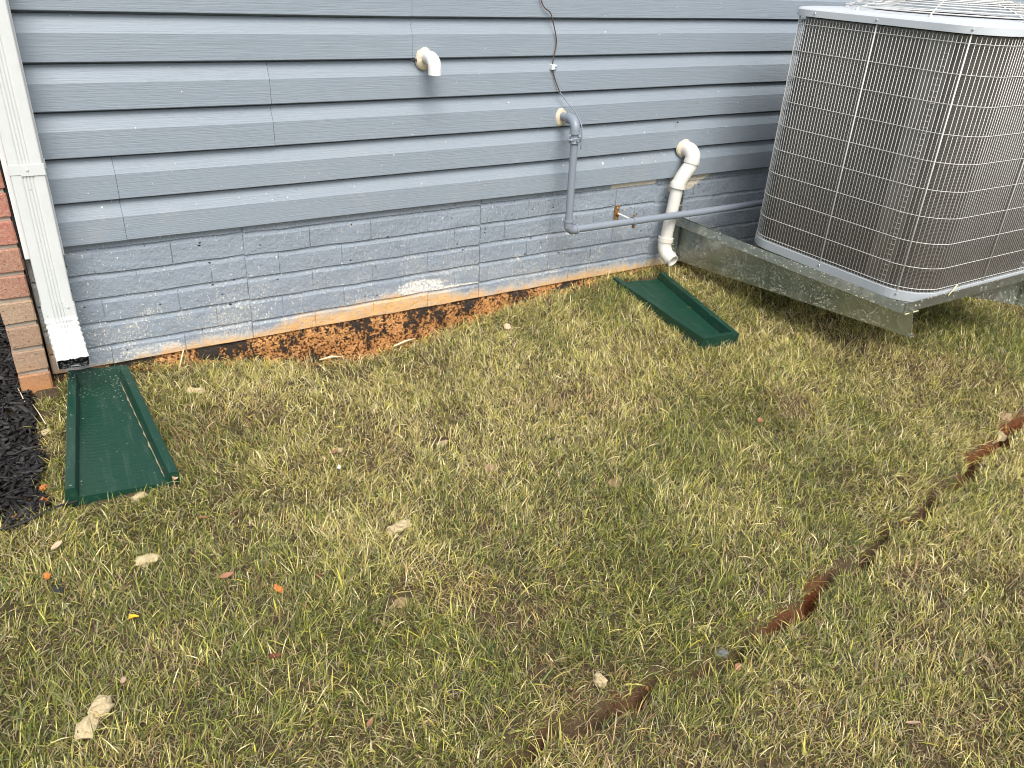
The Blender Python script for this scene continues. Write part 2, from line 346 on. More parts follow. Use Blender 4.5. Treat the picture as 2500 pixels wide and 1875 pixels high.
MAT['leaf_brown'] = m_simple('dead_brown_leaf', (0.30, 0.15, 0.085), 0.7, 0, 0.3, 60, 0.6, 100, obj=False, spec=0.2)
MAT['leaf_red'] = m_simple('dead_red_leaf', (0.20, 0.07, 0.045), 0.7, 0, 0.3, 60, 0.6, 100, obj=False, spec=0.2)
MAT['leaf_tan'] = m_simple('pale_tan_leaf', (0.50, 0.34, 0.23), 0.7, 0, 0.2, 60, 0.6, 100, obj=False, spec=0.2)
MAT['leaf_yellow'] = m_simple('yellow_leaf', (0.75, 0.42, 0.03), 0.6, 0, 0.15, 30, 0.3, 100, obj=False, spec=0.2)
MAT['straw'] = m_simple('straw', (0.66, 0.56, 0.34), 0.7, 0, 0.15, 30, obj=False)
MAT['stone'] = m_simple('dark_grey_stone', (0.16, 0.17, 0.18), 0.8, 0, 0.3, 60, 0.6, 120, obj=False)
MAT['bark'] = m_simple('black_wood', (0.022, 0.020, 0.019), 0.8, 0, 0.4, 60, 0.6, 120, obj=False)

# ------------------------------------------------------------------ object helpers
COL = S.collection
def mesh(name, V, F, mat, smooth=False, cols=None):
    me = bpy.data.meshes.new(name); me.from_pydata([tuple(v) for v in V], [], [tuple(f) for f in F]); me.update()
    if mat: me.materials.append(MAT[mat] if isinstance(mat, str) else mat)
    if smooth: me.polygons.foreach_set('use_smooth', [True]*len(me.polygons))
    return me
def put(name, me, parent=None, loc=None, rot=None):
    o = bpy.data.objects.new(name, me); COL.objects.link(o); o.parent = parent
    if loc is not None: o.location = loc
    if rot is not None: o.rotation_euler = rot
    return o
def empty(name, loc=(0, 0, 0), rot=(0, 0, 0)):
    o = bpy.data.objects.new(name, None); COL.objects.link(o); o.location = loc; o.rotation_euler = rot
    o.empty_display_size = 0.05; return o
def tag(o, label=None, cat=None, group=None, kind=None):
    if label: o['label'] = label
    if cat: o['category'] = cat
    if group: o['group'] = group
    if kind: o['kind'] = kind
    return o
class MB:
    def __init__(s): s.V = []; s.F = []
    def add(s, V, F):
        b = len(s.V); s.V += [tuple(v) for v in V]; s.F += [tuple(i+b for i in f) for f in F]; return s
    def box(s, a, b, bev=0.0):
        if bev <= 0:
            x0, y0, z0 = a; x1, y1, z1 = b
            V = [(x0, y0, z0), (x1, y0, z0), (x1, y1, z0), (x0, y1, z0), (x0, y0, z1), (x1, y0, z1), (x1, y1, z1), (x0, y1, z1)]
            return s.add(V, [(0, 3, 2, 1), (4, 5, 6, 7), (0, 1, 5, 4), (1, 2, 6, 5), (2, 3, 7, 6), (3, 0, 4, 7)])
        bm = bmesh.new(); bmesh.ops.create_cube(bm, size=1)
        for v in bm.verts:
            v.co = Vector([(a[i]+b[i])/2 + v.co[i]*(b[i]-a[i]) for i in range(3)])
        bmesh.ops.bevel(bm, geom=list(bm.edges), offset=bev, segments=1, affect='EDGES')
        bm.verts.index_update(); s.add([v.co[:] for v in bm.verts], [[v.index for v in f.verts] for f in bm.faces]); bm.free(); return s
    def tube(s, pts, r, n=12, cap=True, closed=False):
        pts = [Vector(p) for p in pts]; N = len(pts); rr = r if isinstance(r, (list, tuple)) else [r]*N
        T = []
        for i in range(N):
            if closed: d = pts[(i+1) % N]-pts[i-1]
            else: d = pts[min(i+1, N-1)]-pts[max(i-1, 0)]
            T.append(d.normalized() if d.length > 1e-9 else Vector((0, 0, 1)))
        a = T[0].orthogonal().normalized(); V = []
        for i in range(N):
            a = (a - T[i]*a.dot(T[i])).normalized(); b = T[i].cross(a)
            for k in range(n):
                th = 2*math.pi*k/n; V.append(pts[i]+(a*math.cos(th)+b*math.sin(th))*rr[i])
        F = []
        for i in range(N if closed else N-1):
            j = (i+1) % N
            for k in range(n): F.append((i*n+k, i*n+(k+1) % n, j*n+(k+1) % n, j*n+k))
        if cap and not closed:
            F.append(tuple(range(n-1, -1, -1))); F.append(tuple((N-1)*n+k for k in range(n)))
        return s.add(V, F)
    def me(s, name, mat, smooth=False, auto=None):
        m = mesh(name, s.V, s.F, mat, smooth)
        if auto: 
            try: m.set_sharp_from_angle(angle=math.radians(auto))
            except Exception: pass
        return m
def arc(p0, c, p1, n=7):
    """quadratic corner between two straight runs"""
    p0, c, p1 = Vector(p0), Vector(c), Vector(p1)
    # true circular-like: use rational weights
    out = []
    for i in range(n+1):
        t = i/n; w = 0.7071
        a, b, d = (1-t)**2, 2*w*t*(1-t), t*t; out.append((p0*a+c*b+p1*d)/(a+b+d))
    return out
def nz(x, y, z, s=1.0): return mnoise.noise(Vector((x*s, y*s, z*s)))

# ------------------------------------------------------------------ ground height
CUT = [(4.4, -1.30), (2.59, -1.352), (2.303, -1.398), (2.047, -1.459), (1.79, -1.494), (1.601, -1.525), (1.421, -1.548), (1.213, -1.592), (1.033, -1.603), (0.85, -1.590), (0.78, -1.578), (0.634, -1.588), (0.50, -1.597), (0.30, -1.640), (0.0, -1.72)]
_cx = np.array([c[0] for c in CUT])[::-1]; _cy = np.array([c[1] for c in CUT])[::-1]
def cut_y(x): return np.interp(x, _cx, _cy) + 0.012*np.sin(x*23) + 0.008*np.sin(x*51+1)
TE = [(0.12, 0.0), (0.22, 0.0), (0.41, -0.035), (0.592, -0.12), (0.774, -0.183), (0.864, -0.193), (1.034, -0.174), (1.23, -0.13), (1.445, -0.081), (1.684, -0.03), (1.85, 0.0)]
_tx = np.array([c[0] for c in TE]); _ty = np.array([c[1] for c in TE])
def trench_edge(x): return np.interp(x, _tx, _ty, left=0.0, right=0.0)
def vnoise(x, y, s, seed=0):
    """vectorised smooth value noise"""
    X = x*s+seed*13.7; Y = y*s+seed*7.3
    xi = np.floor(X).astype(int); yi = np.floor(Y).astype(int); fx = X-xi; fy = Y-yi
    fx = fx*fx*(3-2*fx); fy = fy*fy*(3-2*fy)
    def h(a, b):
        q = np.sin(a*127.1+b*311.7+seed*74.7)*43758.5453; return q-np.floor(q)
    return (h(xi, yi)*(1-fx)*(1-fy)+h(xi+1, yi)*fx*(1-fy)+h(xi, yi+1)*(1-fx)*fy+h(xi+1, yi+1)*fx*fy)
def gfac(x):
    """how open the cut is along its length"""
    return np.interp(x, [0.2, 0.5, 0.63, 0.70, 0.78, 0.86, 0.93, 1.03, 1.12, 1.21, 1.32, 1.42, 1.50, 1.60, 1.70, 1.79, 1.90, 2.05, 2.15, 2.3, 2.6], [0.1, 0.3, 0.65, 0.25, 0.65, 0.6, 0.15, 0.5, 0.3, 0.8, 1.0, 0.9, 0.35, 0.7, 0.25, 0.45, 0.6, 0.4, 0.75, 0.9, 1.0])
def in_block(px, py, loc, yaw_, L=0.545, wc=0.149, wo=0.239, mar=-0.002):
    v = (math.sin(yaw_), math.cos(yaw_)); r = (math.cos(yaw_), -math.sin(yaw_))
    dx_, dy_ = px-loc[0], py-loc[1]; t_ = dx_*v[0]+dy_*v[1]; s_ = np.abs(dx_*r[0]+dy_*r[1])
    return (t_ > -mar) & (t_ < L+mar) & (s_ < (wc+(wo-wc)*np.clip(t_/L, 0, 1))/2+mar)
def height(x, y):
    x = np.asarray(x, float); y = np.asarray(y, float)
    yy = np.clip(y, -4, 0)
    z = -0.388+0.07*yy
    nearf = np.clip(1-np.hypot(x-1.5, y+1)/8, 0, 1)
    z = z+nearf*(0.022*(vnoise(x, y, 3.0, 1)-0.5)+0.012*(vnoise(x, y, 9, 2)-0.5)+0.005*(vnoise(x, y, 30, 3)-0.5))
    te = trench_edge(x); inside = (y > te-0.0) & (te < -0.004)
    tt = np.clip((y-te)/np.maximum(0.02-te, 1e-3), 0, 1)
    dep = np.clip(-te*0.72, 0, 0.125)
    z = z-np.where(inside, dep*np.clip(tt*1.6, 0, 1)**0.9, 0)
    z = z+np.where((y > -0.25) & (y < 0.1) & (x > 1.85) & (x < 2.9), 0.006, 0)
    d = y-cut_y(x)                                  # >0: house side of the cut
    g = gfac(x)*((x > -0.1) & (x < 4.4))
    z = z-(0.55+0.45*g)*((x > -0.1) & (x < 4.4))*0.070*np.exp(-(d/0.0135)**2)+g*0.010*np.exp(-((d-0.07)/0.05)**2)
    z = z-0.022*np.exp(-((x-0.845)/0.025)**2-((y+0.69)/0.014)**2)-0.010*np.exp(-((x-0.52)/0.03)**2-((y+1.165)/0.018)**2)
    blk = in_block(x, y, (0.104, -0.040), 3.182, mar=-0.012) | in_block(x, y, (2.003, -0.586), 0.125, mar=-0.012)
    z = z-np.where(blk, 0.03, 0)
    mul = (x < -0.065) & (y > -0.585)
    z = z-np.where(mul, 0.014, 0)
    return z
def hz(x, y): return float(height(np.array([x]), np.array([y]))[0])

def axis(lo, hi, step, far0, far1, extra=()):
    core = np.arange(lo, hi+1e-6, step); a = []
    v = lo; s = step
    while v > far0: s *= 1.5; v -= s; a.append(v)
    b = []; v = hi; s = step
    while v < far1: s *= 1.5; v += s; b.append(v)
    return np.array(sorted(set(list(a)+list(core)+b)))
gx = axis(-0.9, 4.8, 0.016, -90, 90); gy = axis(-2.6, 0.06, 0.009, -90, 90)
GX, GY = np.meshgrid(gx, gy); GZ = height(GX, GY)
nx, ny = len(gx), len(gy)
V = np.stack([GX.ravel(), GY.ravel(), GZ.ravel()], 1)
ii = np.arange(ny-1)[:, None]*nx+np.arange(nx-1)[None, :]
Q = np.stack([ii, ii+1, ii+1+nx, ii+nx], -1).reshape(-1, 4)
me = bpy.data.meshes.new('ground')
me.vertices.add(len(V)); me.vertices.foreach_set('co', V.ravel())
me.loops.add(Q.size); me.loops.foreach_set('vertex_index', Q.ravel().astype(np.int32))
me.polygons.add(len(Q)); me.polygons.foreach_set('loop_start', np.arange(0, Q.size, 4, dtype=np.int32))
me.update(calc_edges=True); me.validate()
me.polygons.foreach_set('use_smooth', np.ones(len(Q), bool)); me.materials.append(MAT['soil'])
ca = me.color_attributes.new('soil', 'FLOAT_COLOR', 'POINT')
d = GY-cut_y(GX)
red = np.clip(1.25-np.abs(d)/0.026, 0, 1)*((GX > -0.1) & (GX < 4.4))*np.clip(gfac(GX)*2.0-0.9, 0.12, 1)
te = trench_edge(GX)
org = np.where(te < -0.003, np.clip((GY-te+0.03)/0.03, 0, 1), 0)
org = np.maximum(org, np.clip(1-np.hypot((GX+0.10)/0.05, (GY+0.50)/0.10), 0, 1))
org = np.maximum(org, np.clip((GY+0.03)/0.03, 0, 1)*(GX > 1.3)*(GX < 2.5)*0.7)
farm = np.clip((np.hypot(GX-1.8, GY+1.0)-3.0)/1.0, 0, 1)
cc = np.stack([red, org, farm, np.ones_like(red)], -1).reshape(-1, 4)
ca.data.foreach_set('color', cc.ravel())
g = put('ground', me); tag(g, 'brown and reddish clay soil under the lawn', kind='structure')

# ------------------------------------------------------------------ house
house = empty('house', (0.9, 0.1, -0.45))
tag(house, 'house wall with blue-grey lap siding over a painted brick-patterned foundation', 'house')
def hput(name, me, parent=None):
    p = parent or house
    o = put(name, me, p)
    # geometry is in world coordinates: cancel the parent's offset
    q = p; off = Vector((0, 0, 0))
    while q: off += q.location; q = q.parent
    o.location = -off; return o
# core wall behind everything
put_core = MB().box((-0.005, 0.05, -1.2), (8.0, 0.35, 2.75)); hput('wall_core', put_core.me('wall_core', 'membrane'))
E_ = 0.1143
def sag(x, z):
    f = max(0.0, 1-((x-1.2)/1.15)**2) if 0.05 < x < 2.35 else 0
    return -0.0045*f*min(1, max(0.25, (z+0.1)/0.35))+0.0016+0.0012*nz(x, z, 3, 1.3)
def siding_panel(z0, x0, x1, proud=0.0, lip=True):
    """a double-course Dutch lap panel, bottom butt at z0"""
    prof = []
    for c in (0, 1):
        b = z0+c*E_
        prof += [(0.020, b+0.0006), (0.0016, b), (0.0, b+0.0018), (0.0, b+0.066), (0.0012, b+0.0685), (0.0165, b+E_-0.0085), (0.0180, b+E_-0.0065), (0.0285, b+E_-0.0055), (0.0285, b+E_+0.002)]
    prof += [(0.0225, z0+2*E_+0.006)]
    n = max(2, int((x1-x0)/0.09)); V = []; F = []
    xs_ = [x0+(x1-x0)*i/n for i in range(n+1)]
    if x0 > 0.01: xs_ = [x0, x0+0.0213, x0+0.0216]+xs_[1:]; n += 2
    for i in range(n+1):
        x = xs_[i]; dp = 0.0022 if (x0 > 0.01 and i < 2) else 0.0
        for (y, z) in prof:
            wob = 0.0011*nz(x*1.2, z*2, 7.7) if y < 0.012 else 0
            V.append((x, y-proud+wob+dp, z+sag(x, z)))
    m = len(prof)
    for i in range(n):
        for k in range(m-1):
            a = i*m+k; F.append((a, a+m, a+m+1, a+1))
    if proud:                       # cut end of the overlapping panel
        b0 = len(V); V += [(x1, y+0.004, z) for (x, y, z) in V[n*m:n*m+m]]
        for k in range(m-1): F.append((n*m+k, b0+k, b0+k+1, n*m+k+1))
    return mesh('siding_panel', V, F, 'siding')
seams = {0: 0.245, 1: 0.674, 2: 1.108, 3: 0.50, 4: 1.5, 5: 0.9, 6: 2.2, 7: 0.3, 8: 1.3, 9: 0.7, 10: 2.0, 11: 1.0}
for r_, sx in seams.items():
    z0 = r_*2*E_
    hput('siding_panel', siding_panel(z0, 0.0, sx, 0.0018))
    hput('siding_panel', siding_panel(z0, sx-0.02, sx+3.66, 0.0))
    if sx+3.66 < 8.0: hput('siding_panel', siding_panel(z0, sx+3.64, 8.0, 0.0007))

# foundation: core, footing band, bricks formed in the concrete
fnd = empty('foundation', (0.9, 0.05, -0.4)); fnd.parent = house; fnd.location = Vector((0.9, 0.05, -0.4))-house.location
hput('foundation_core', MB().box((-0.004, 0.0225, -0.367), (8.0, 0.20, 0.03)).me('foundation_core', 'foundation'), fnd)
# footing band (uneven skin of tar and clay)
V = []; F = []; nx_, nz_ = 260, 14
for i in range(nx_+1):
    x = -0.004+4.2*i/nx_
    for k in range(nz_+1):
        z = -0.366-0.26*k/nz_
        y = 0.0215+0.005*nz(x, z, 0, 14)+0.004*nz(x, z, 5, 45)+0.0022*nz(x, z, 8, 110)
        if k == 0: z += 0.004*nz(x, 0, 3, 20); y = 0.028
        V.append((x, y, z))
for i in range(nx_):
    for k in range(nz_):
        a = i*(nz_+1)+k; F.append((a, a+1, a+nz_+2, a+nz_+1))
hput('footing_coating', mesh('footing_coating', V, F, 'footing', True), fnd)
hput('footing_core', MB().box((-0.004, 0.035, -1.2), (8.0, 0.30, -0.367)).me('footing_core', 'footing'), fnd)
def form_brick(x0, x1, z0, z1, y0):
    """softly cushioned brick face cast in concrete"""
    NX, NZ = 7, 4; V = []; F = []
    sd = random.random()*50
    for i in range(NX+1):
        for k in range(NZ+1):
            u = i/NX; w = k/NZ
            # concentrate near the rim
            uu = [0, 0.014, 0.05, 0.33, 0.67, 0.95, 0.986, 1][i]; ww = [0, 0.05, 0.5, 0.86, 1][k]
            x = x0+(x1-x0)*uu; z = z0+(z1-z0)*ww
            rim = (i in (0, NX)) or (k in (0, NZ))
            y = y0+(0.0036 if k in (0, NZ) else (0.0013 if rim else 0.0))+(0 if rim else 0.0022*nz(x*9, z*9, sd))
            z += 0.0030*nz(x*11, round(z, 1)*3, 4); x += 0.0016*nz(z*20, x, sd+9) if rim else 0
            V.append((x, y, z))
    for i in range(NX):
        for k in range(NZ):
            a = i*(NZ+1)+k; F.append((a, a+NZ+1, a+NZ+2, a+1))
    return mesh('foundation_brick', V, F, 'foundation', False)
PX = [-0.25, 0.56, 1.373, 2.165, 2.98, 3.79, 4.6]
PITCH = 0.0716
for pi in range(len(PX)-1):
    a, b = PX[pi], PX[pi+1]; off = [0.004, 0.0, 0.0045, -0.002, 0.003, 0][pi]; bl = (b-a)/4
    for c in range(-1, 6):
        zt = -0.0285-PITCH*c+off; zb = zt-PITCH+0.0048
        if c == 4: zb = -0.3665
        if c == 5: continue
        zt = min(zt, 0.012)
        shift = 0 if c % 2 == 0 else bl/2
        xs = [a]+[a+shift+bl*k for k in range(0, 5) if a+0.03 < a+shift+bl*k < b-0.03]+[b]
        for k in range(len(xs)-1):
            x0 = xs[k]+(0.0003 if k else 0.0012); x1 = xs[k+1]-(0.0003 if k < len(xs)-2 else 0.0012)
            x0 = max(x0, -0.002)
            if x1-x0 < 0.02: continue
            y0 = 0.0178+(0.002 if pi == 3 else 0)+random.uniform(-0.0006, 0.0006)
            hput('foundation_brick', form_brick(x0, x1, zb, zt, y0), fnd)

# brick veneer end at the left corner
ven = empty('brick_veneer', (-0.05, 0.1, -0.4)); ven.parent = house; ven.location = Vector((-0.05, 0.1, -0.4))-house.location
hput('mortar', MB().box((-0.083, -0.0005, -0.60), (-0.0135, 2.4, 2.70)).me('mortar', 'mortar'), ven)
def brick_mesh(lx, ly, lz):
    bm = bmesh.new(); bmesh.ops.create_cube(bm, size=1)
    for v in bm.verts: v.co = Vector((v.co.x*lx, v.co.y*ly, v.co.z*lz))
    bmesh.ops.bevel(bm, geom=list(bm.edges), offset=0.0035, segments=1, affect='EDGES')
    for v in bm.verts: v.co += Vector([random.uniform(-0.0012, 0.0012) for _ in range(3)])
    me = bpy.data.meshes.new('brick'); bm.to_mesh(me); bm.free(); me.materials.append(MAT['brick']); return me
BM = [brick_mesh(0.0775, 0.192, 0.061) for _ in range(5)]; BH = [brick_mesh(0.0775, 0.092, 0.061) for _ in range(3)]
zc = -0.5155
base = fnd.location  # unused
def bput(me, x, y, z):
    o = bpy.data.objects.new('brick', me); COL.objects.link(o); o.parent = ven
    o.location = Vector((x, y, z))-Vector((-0.05, 0.1, -0.4)); o.rotation_euler = (0, random.uniform(-.012, .012), random.uniform(-.01, .01)); return o
for c in range(44):
    z = zc+c*0.0714+0.0357*0
    jx = random.uniform(-0.0015, 0.0015)
    if c % 2: bput(BH[c % 3], -0.0485+jx, 0.036, z); y = 0.186
    else: y = 0.086
    k = 0
    while y < 1.0 and c < 18: bput(BM[(c+k) % 5], -0.0485+jx, y, z); y += 0.202; k += 1
hput('membrane', MB().box((-0.0128, 0.004, -0.02), (-0.0055, 0.3, 2.7)).me('membrane', 'membrane'), ven)

# white corner trim
tr = MB(); tr.box((-0.0035, -0.026, -0.012), (0.088, -0.0225, 2.7), 0.0012); tr.box((-0.0035, -0.0225, -0.012), (0.0, 0.02, 2.7)); tr.box((0.0845, -0.0225, -0.012), (0.088, -0.001, 2.7))
hput('corner_trim', tr.me('corner_trim', 'white_vinyl'))

# ------------------------------------------------------------------ downspout
dsp = empty('downspout', (0.045, -0.055, -0.4)); tag(dsp, 'white ribbed metal downspout ending above the left green splash block', 'downspout')
def wput(name, me, root, off=None):
    """part whose mesh is in world coordinates"""
    o = put(name, me, root)
    q = root; acc = Vector((0, 0, 0))
    while q: acc += q.location; q = q.parent
    o.location = -acc; return o
def spout_section(w, d, ribs=True, inset=0.0):
    w -= inset*2; d -= inset*2; pts = []
    def rr(a, b): pts.append((a, b))
    # front face (-d/2) from -w/2 to w/2 with grooves, then round the other sides
    fr = []
    n = 40
    for i in range(n+1):
        u = -0.5+i/n; x = u*w*0.92; dep = 0
        if ribs:
            for c in (-0.16, -0.055, 0.055, 0.16):
                dep += 0.0038*math.exp(-((u-c)/0.022)**2)
        fr.append((x, -d/2+dep))
    pts += fr
    pts += [(w/2*0.985, -d/2+0.0022), (w/2, -d/2+0.006)]
    for i in range(1, 8): pts.append((w/2-(0.0016 if ribs and i % 2 else 0), -d/2+0.006+(d-0.012)*i/8))
    pts += [(w/2, d/2-0.006), (w/2-0.006, d/2), (-w/2+0.006, d/2), (-w/2, d/2-0.006)]
    for i in range(7, 0, -1): pts.append((-w/2+(0.0016 if ribs and i % 2 else 0), -d/2+0.006+(d-0.012)*i/8))
    pts += [(-w/2, -d/2+0.006), (-w/2*0.985, -d/2+0.0022)]
    return pts
def sweep_sections(secs, flip=False):
    V = []; F = []; m = len(secs[0])
    for s_ in secs: V += s_
    for i in range(len(secs)-1):
        for k in range(m):
            a = i*m+k; b = i*m+(k+1) % m; q = (a, b, b+m, a+m); F.append(q[::-1] if flip else q)
    return V, F
cx_ = 0.0450
def straight(w, d, z0, z1, yc, n=24):
    sec = spout_section(w, d); out = []
    for i in range(n+1):
        z = z0+(z1-z0)*i/n; out.append([(cx_+a+0.0006*nz(z*3, 0, 0), yc+b, z) for a, b in sec])
    return out
YC = -0.0575
V, F = sweep_sections(straight(0.0745, 0.056, 2.6, -0.150, YC)); wput('spout_pipe', mesh('spout_pipe', V, F, 'spout', True), dsp)
# elbow: collar, crimped bend, open mouth
def elbow_secs(inset=0.0, trim=0.0):
    path = []
    path += [(YC, -0.118), (YC, -0.122), (YC, -0.150), (YC, -0.158)]
    P0, C, P1 = Vector((YC, -0.160)), Vector((-0.066, -0.215)), Vector((-0.118, -0.258))
    for i in range(1, 15):
        t = i/14; q = P0*(1-t)**2+C*2*t*(1-t)+P1*t*t; path.append((q.x, q.y))
    path += [(-0.126, -0.2655), (-0.134, -0.2725)]
    secs = []; N = len(path)
    for i, (y, z) in enumerate(path):
        p = Vector(path[max(0, i-1)]); q = Vector(path[min(N-1, i+1)]); d_ = (q-p).normalized()
        if d_.length < 1e-6: d_ = Vector((0, -1))
        if i < 4: d_ = Vector((0, -1))
        nrm = Vector((d_.y, -d_.x))       # points to the front/top for a downward path
        # crimps
        cr = 0.0
        if 5 <= i <= 16: cr = 0.0018*(1 if i % 2 else -1)
        w = 0.0775+cr*1.6; dd = 0.0585+cr
        if i < 4: w += 0.001; 
        sec = spout_section(w, dd, True, inset); out = []
        for a, b in sec:
            f = b/dd                      # -0.5 front .. 0.5 back
            wob = 0.0016*nz(a*60, i*0.7, 2) if i > 4 else 0
            if i == N-1: wob += 0.002*math.sin(a*260)
            off = b+wob
            yy = y+nrm.x*(-off) ; zz = z+nrm.y*(-off)
            out.append((cx_+a+0.006*max(0, (i-4))/N, yy, zz))
        secs.append(out)
    return secs
es = elbow_secs(); V, F = sweep_sections(es)
# rolled rim at collar
el = wput('elbow', mesh('elbow', V, F, 'spout', False), dsp)
ei = elbow_secs(0.0011)[6:]; V, F = sweep_sections(ei, True); wput('elbow_lining', mesh('elbow_lining', V, F, 'spout_in', False), el)
# narrow rim joining outer and inner skins at the mouth
o_, i_ = es[-1], ei[-1]; m = len(o_); wput('mouth_rim', mesh('mouth_rim', o_+i_, [(k, (k+1) % m, (k+1) % m+m, k+m) for k in range(m)], 'spout'), el)
st = MB(); st.box((0.0062, -0.0870, 0.217), (0.0840, -0.0858, 0.241), 0.0004); st.box((0.0062, -0.0858, 0.217), (0.0074, -0.026, 0.241)); st.box((0.0828, -0.0858, 0.217), (0.0840, -0.026, 0.241)); st.box((0.0840, -0.031, 0.217), (0.090, -0.0300, 0.241))
st.box((0.031, -0.0880, 0.2135), (0.083, -0.0871, 0.2405), 0.0003)
strap = wput('strap', st.me('strap', 'spout'), dsp)
def screw_mesh(r=0.004, h=0.003, name='screw', mat='screw'):
    b = MB(); V = []; F = []
    prof = [(r, 0), (r, h*0.5), (r*0.8, h*0.9), (0.0003, h)]
    for (rr, zz) in prof:
        for k in range(10):
            th = 2*math.pi*k/10; V.append((rr*math.cos(th), rr*math.sin(th), zz))
    for i in range(3):
        for k in range(10): F.append((i*10+k, i*10+(k+1) % 10, (i+1)*10+(k+1) % 10, (i+1)*10+k))
    return mesh(name, V, F, mat, False)
SC = screw_mesh(0.0038, 0.003); SCW = screw_mesh(0.0034, 0.0026, 'screw', 'spout')
def place_screw(me, parent, p, n):
    q = Vector(n).to_track_quat('Z', 'Y'); o = put('screw', me, parent)
    acc = Vector((0, 0, 0)); r = parent
    while r: acc += r.location; r = r.parent
    o.location = Vector(p)-acc; o.rotation_mode = 'QUATERNION'; o.rotation_quaternion = q; return o
place_screw(SCW, strap, (0.046, -0.0880, 0.228), (0, -1, 0)); place_screw(SCW, el, (0.066, -0.0872, -0.132), (0, -1, 0))

# ------------------------------------------------------------------ splash blocks
def splash_mesh():
    L, WC, WO, HC, HO = 0.545, 0.149, 0.239, 0.040, 0.033
    b = MB(); N = 60; rim = 0.020
    def W(t): return WC+(WO-WC)*t
    def H(t): return HC+(HO-HC)*t
    V = []; F = []
    ts = [0, 0.0001, 0.032, 0.045]+[0.045+(1-0.045)*i/90 for i in range(1, 91)]
    nu = 17
    for j, t in enumerate(ts):
        w = W(t)/2; h = H(t); y = L*t
        row = [(-w-0.004, y, -0.012), (-w-0.001, y, h-0.002), (-w+0.001, y, h), (-w+rim*0.9, y, h), (-w+rim*0.9+0.002, y, h-0.0015)]
        wi = w-rim-0.006
        fl = 0.0055 if t > 0.040 else h
        endrise = (0.002 if t < 0.96 else 0.002*(1-t)/0.04)
        for k in range(nu):
            u = -1+2*k/(nu-1)
            z = fl
            if t > 0.05 and t < 0.985:
                ph = (y+0.012*u*u*1.3-0.008*math.sin(u*2.0))*2*math.pi/0.0145
                amp = 0.0006*(1-u*u)**0.5 if abs(u) < 1 else 0
                z += amp*math.sin(ph)
            row.append((u*wi, y, z))
        row += [(w-rim*0.9-0.002, y, h-0.0015), (w-rim*0.9, y, h), (w-0.001, y, h), (w+0.001, y, h-0.002), (w+0.004, y, -0.012)]
        if t == 0: row = [(p[0], p[1], min(p[2], -0.012)) for p in row]
        if 0 < t < 0.001: row = [(p[0], p[1], p[2]) for p in row]
        if j == 3: pass
        V += row
    m = 10+nu; M_ = len(ts)
    # floor drop behind the closed end: rows 2 (rim) and 3 (floor)
    for j in range(M_-1):
        for k in range(m-1):
            a = j*m+k; F.append((a, a+1, a+m+1, a+m))
    # end cap of the open end
    last = (M_-1)*m
    yL = L
    V += [(V[last+k][0], yL+0.002, -0.016) for k in range(m)]
    bb = len(V)-m
    for k in range(m-1): F.append((last+k, last+k+1, bb+k+1, bb+k))
    return mesh('splash_block_tray', V, F, 'green', False)
SPL = splash_mesh()
def splash(loc, yaw_, pit, rol, label):
    root = empty('splash_block', loc); 
    v = Vector((math.sin(yaw_)*math.cos(pit), math.cos(yaw_)*math.cos(pit), math.sin(pit)))
    r = Vector((math.cos(yaw_), -math.sin(yaw_), 0)); u = r.cross(v)
    rr = r*math.cos(rol)+u*math.sin(rol); u = rr.cross(v)
    root.rotation_euler = Matrix((rr, v, u)).transposed().to_euler()
    tag(root, label, 'splash block', 'green plastic splash blocks against the wall')
    return root
s1 = splash((0.104, -0.040, -0.381), 3.182, -0.060, 0.09, 'green splash block under the downspout, its wide open end facing the lawn')
put('tray', SPL, s1)
s2 = splash((2.003, -0.586, -0.430), 0.125, 0.070, -0.01, 'green splash block below the white drain pipe, its narrow closed end facing the lawn')
SPL2 = SPL.copy(); SPL2.materials.clear(); SPL2.materials.append(MAT['green_clean']); put('tray', SPL2, s2)
# streak of dried mud along the inner right edge of the left block
mb = MB(); V = []; F = []
for i in range(41):
    t = 0.08+0.88*i/40; y = 0.545*t; w = (0.149+0.090*t)/2-0.0265
    hw = 0.0012+0.0058*nz(i*0.45, 1, 1)+0.002*nz(i*1.7, 3, 1)
    V += [(-w-0.0005, y, 0.0095+0.001*nz(i, 0, 2)), (-w+max(-0.0005, hw), y, 0.0070)]
for i in range(40): F.append((2*i, 2*i+1, 2*i+3, 2*i+2))
put('mud_streak', mesh('mud_streak', V, F, 'mud'), s1)

# ------------------------------------------------------------------ vent, gas pipe, drain
def collar_mesh(c, rx, rz, th, seed, mat='foam', holer=0.0):
    V = []; F = []; n = 28
    prof = [(1.06, 0.0), (1.0, -0.55), (0.86, -0.95), (0.5, -1.05), (0.05, -1.0)]
    for j, (s_, yy) in enumerate(prof):
        for k in range(n):
            th_ = 2*math.pi*k/n; w = 1+0.16*nz(math.cos(th_)*1.3, math.sin(th_)*1.3, seed)+0.05*nz(math.cos(th_)*5, math.sin(th_)*5, seed)
            V.append((c[0]+rx*s_*w*math.cos(th_), c[1]+yy*th*(1+0.25*nz(k*0.8, j, seed)), c[2]+rz*s_*w*math.sin(th_)))
    for j in range(len(prof)-1):
        for k in range(n): F.append((j*n+k, j*n+(k+1) % n, (j+1)*n+(k+1) % n, (j+1)*n+k))
    F.append(tuple((len(prof)-1)*n+k for k in range(n)))
    return mesh('sealant_collar', V, F, mat, True)
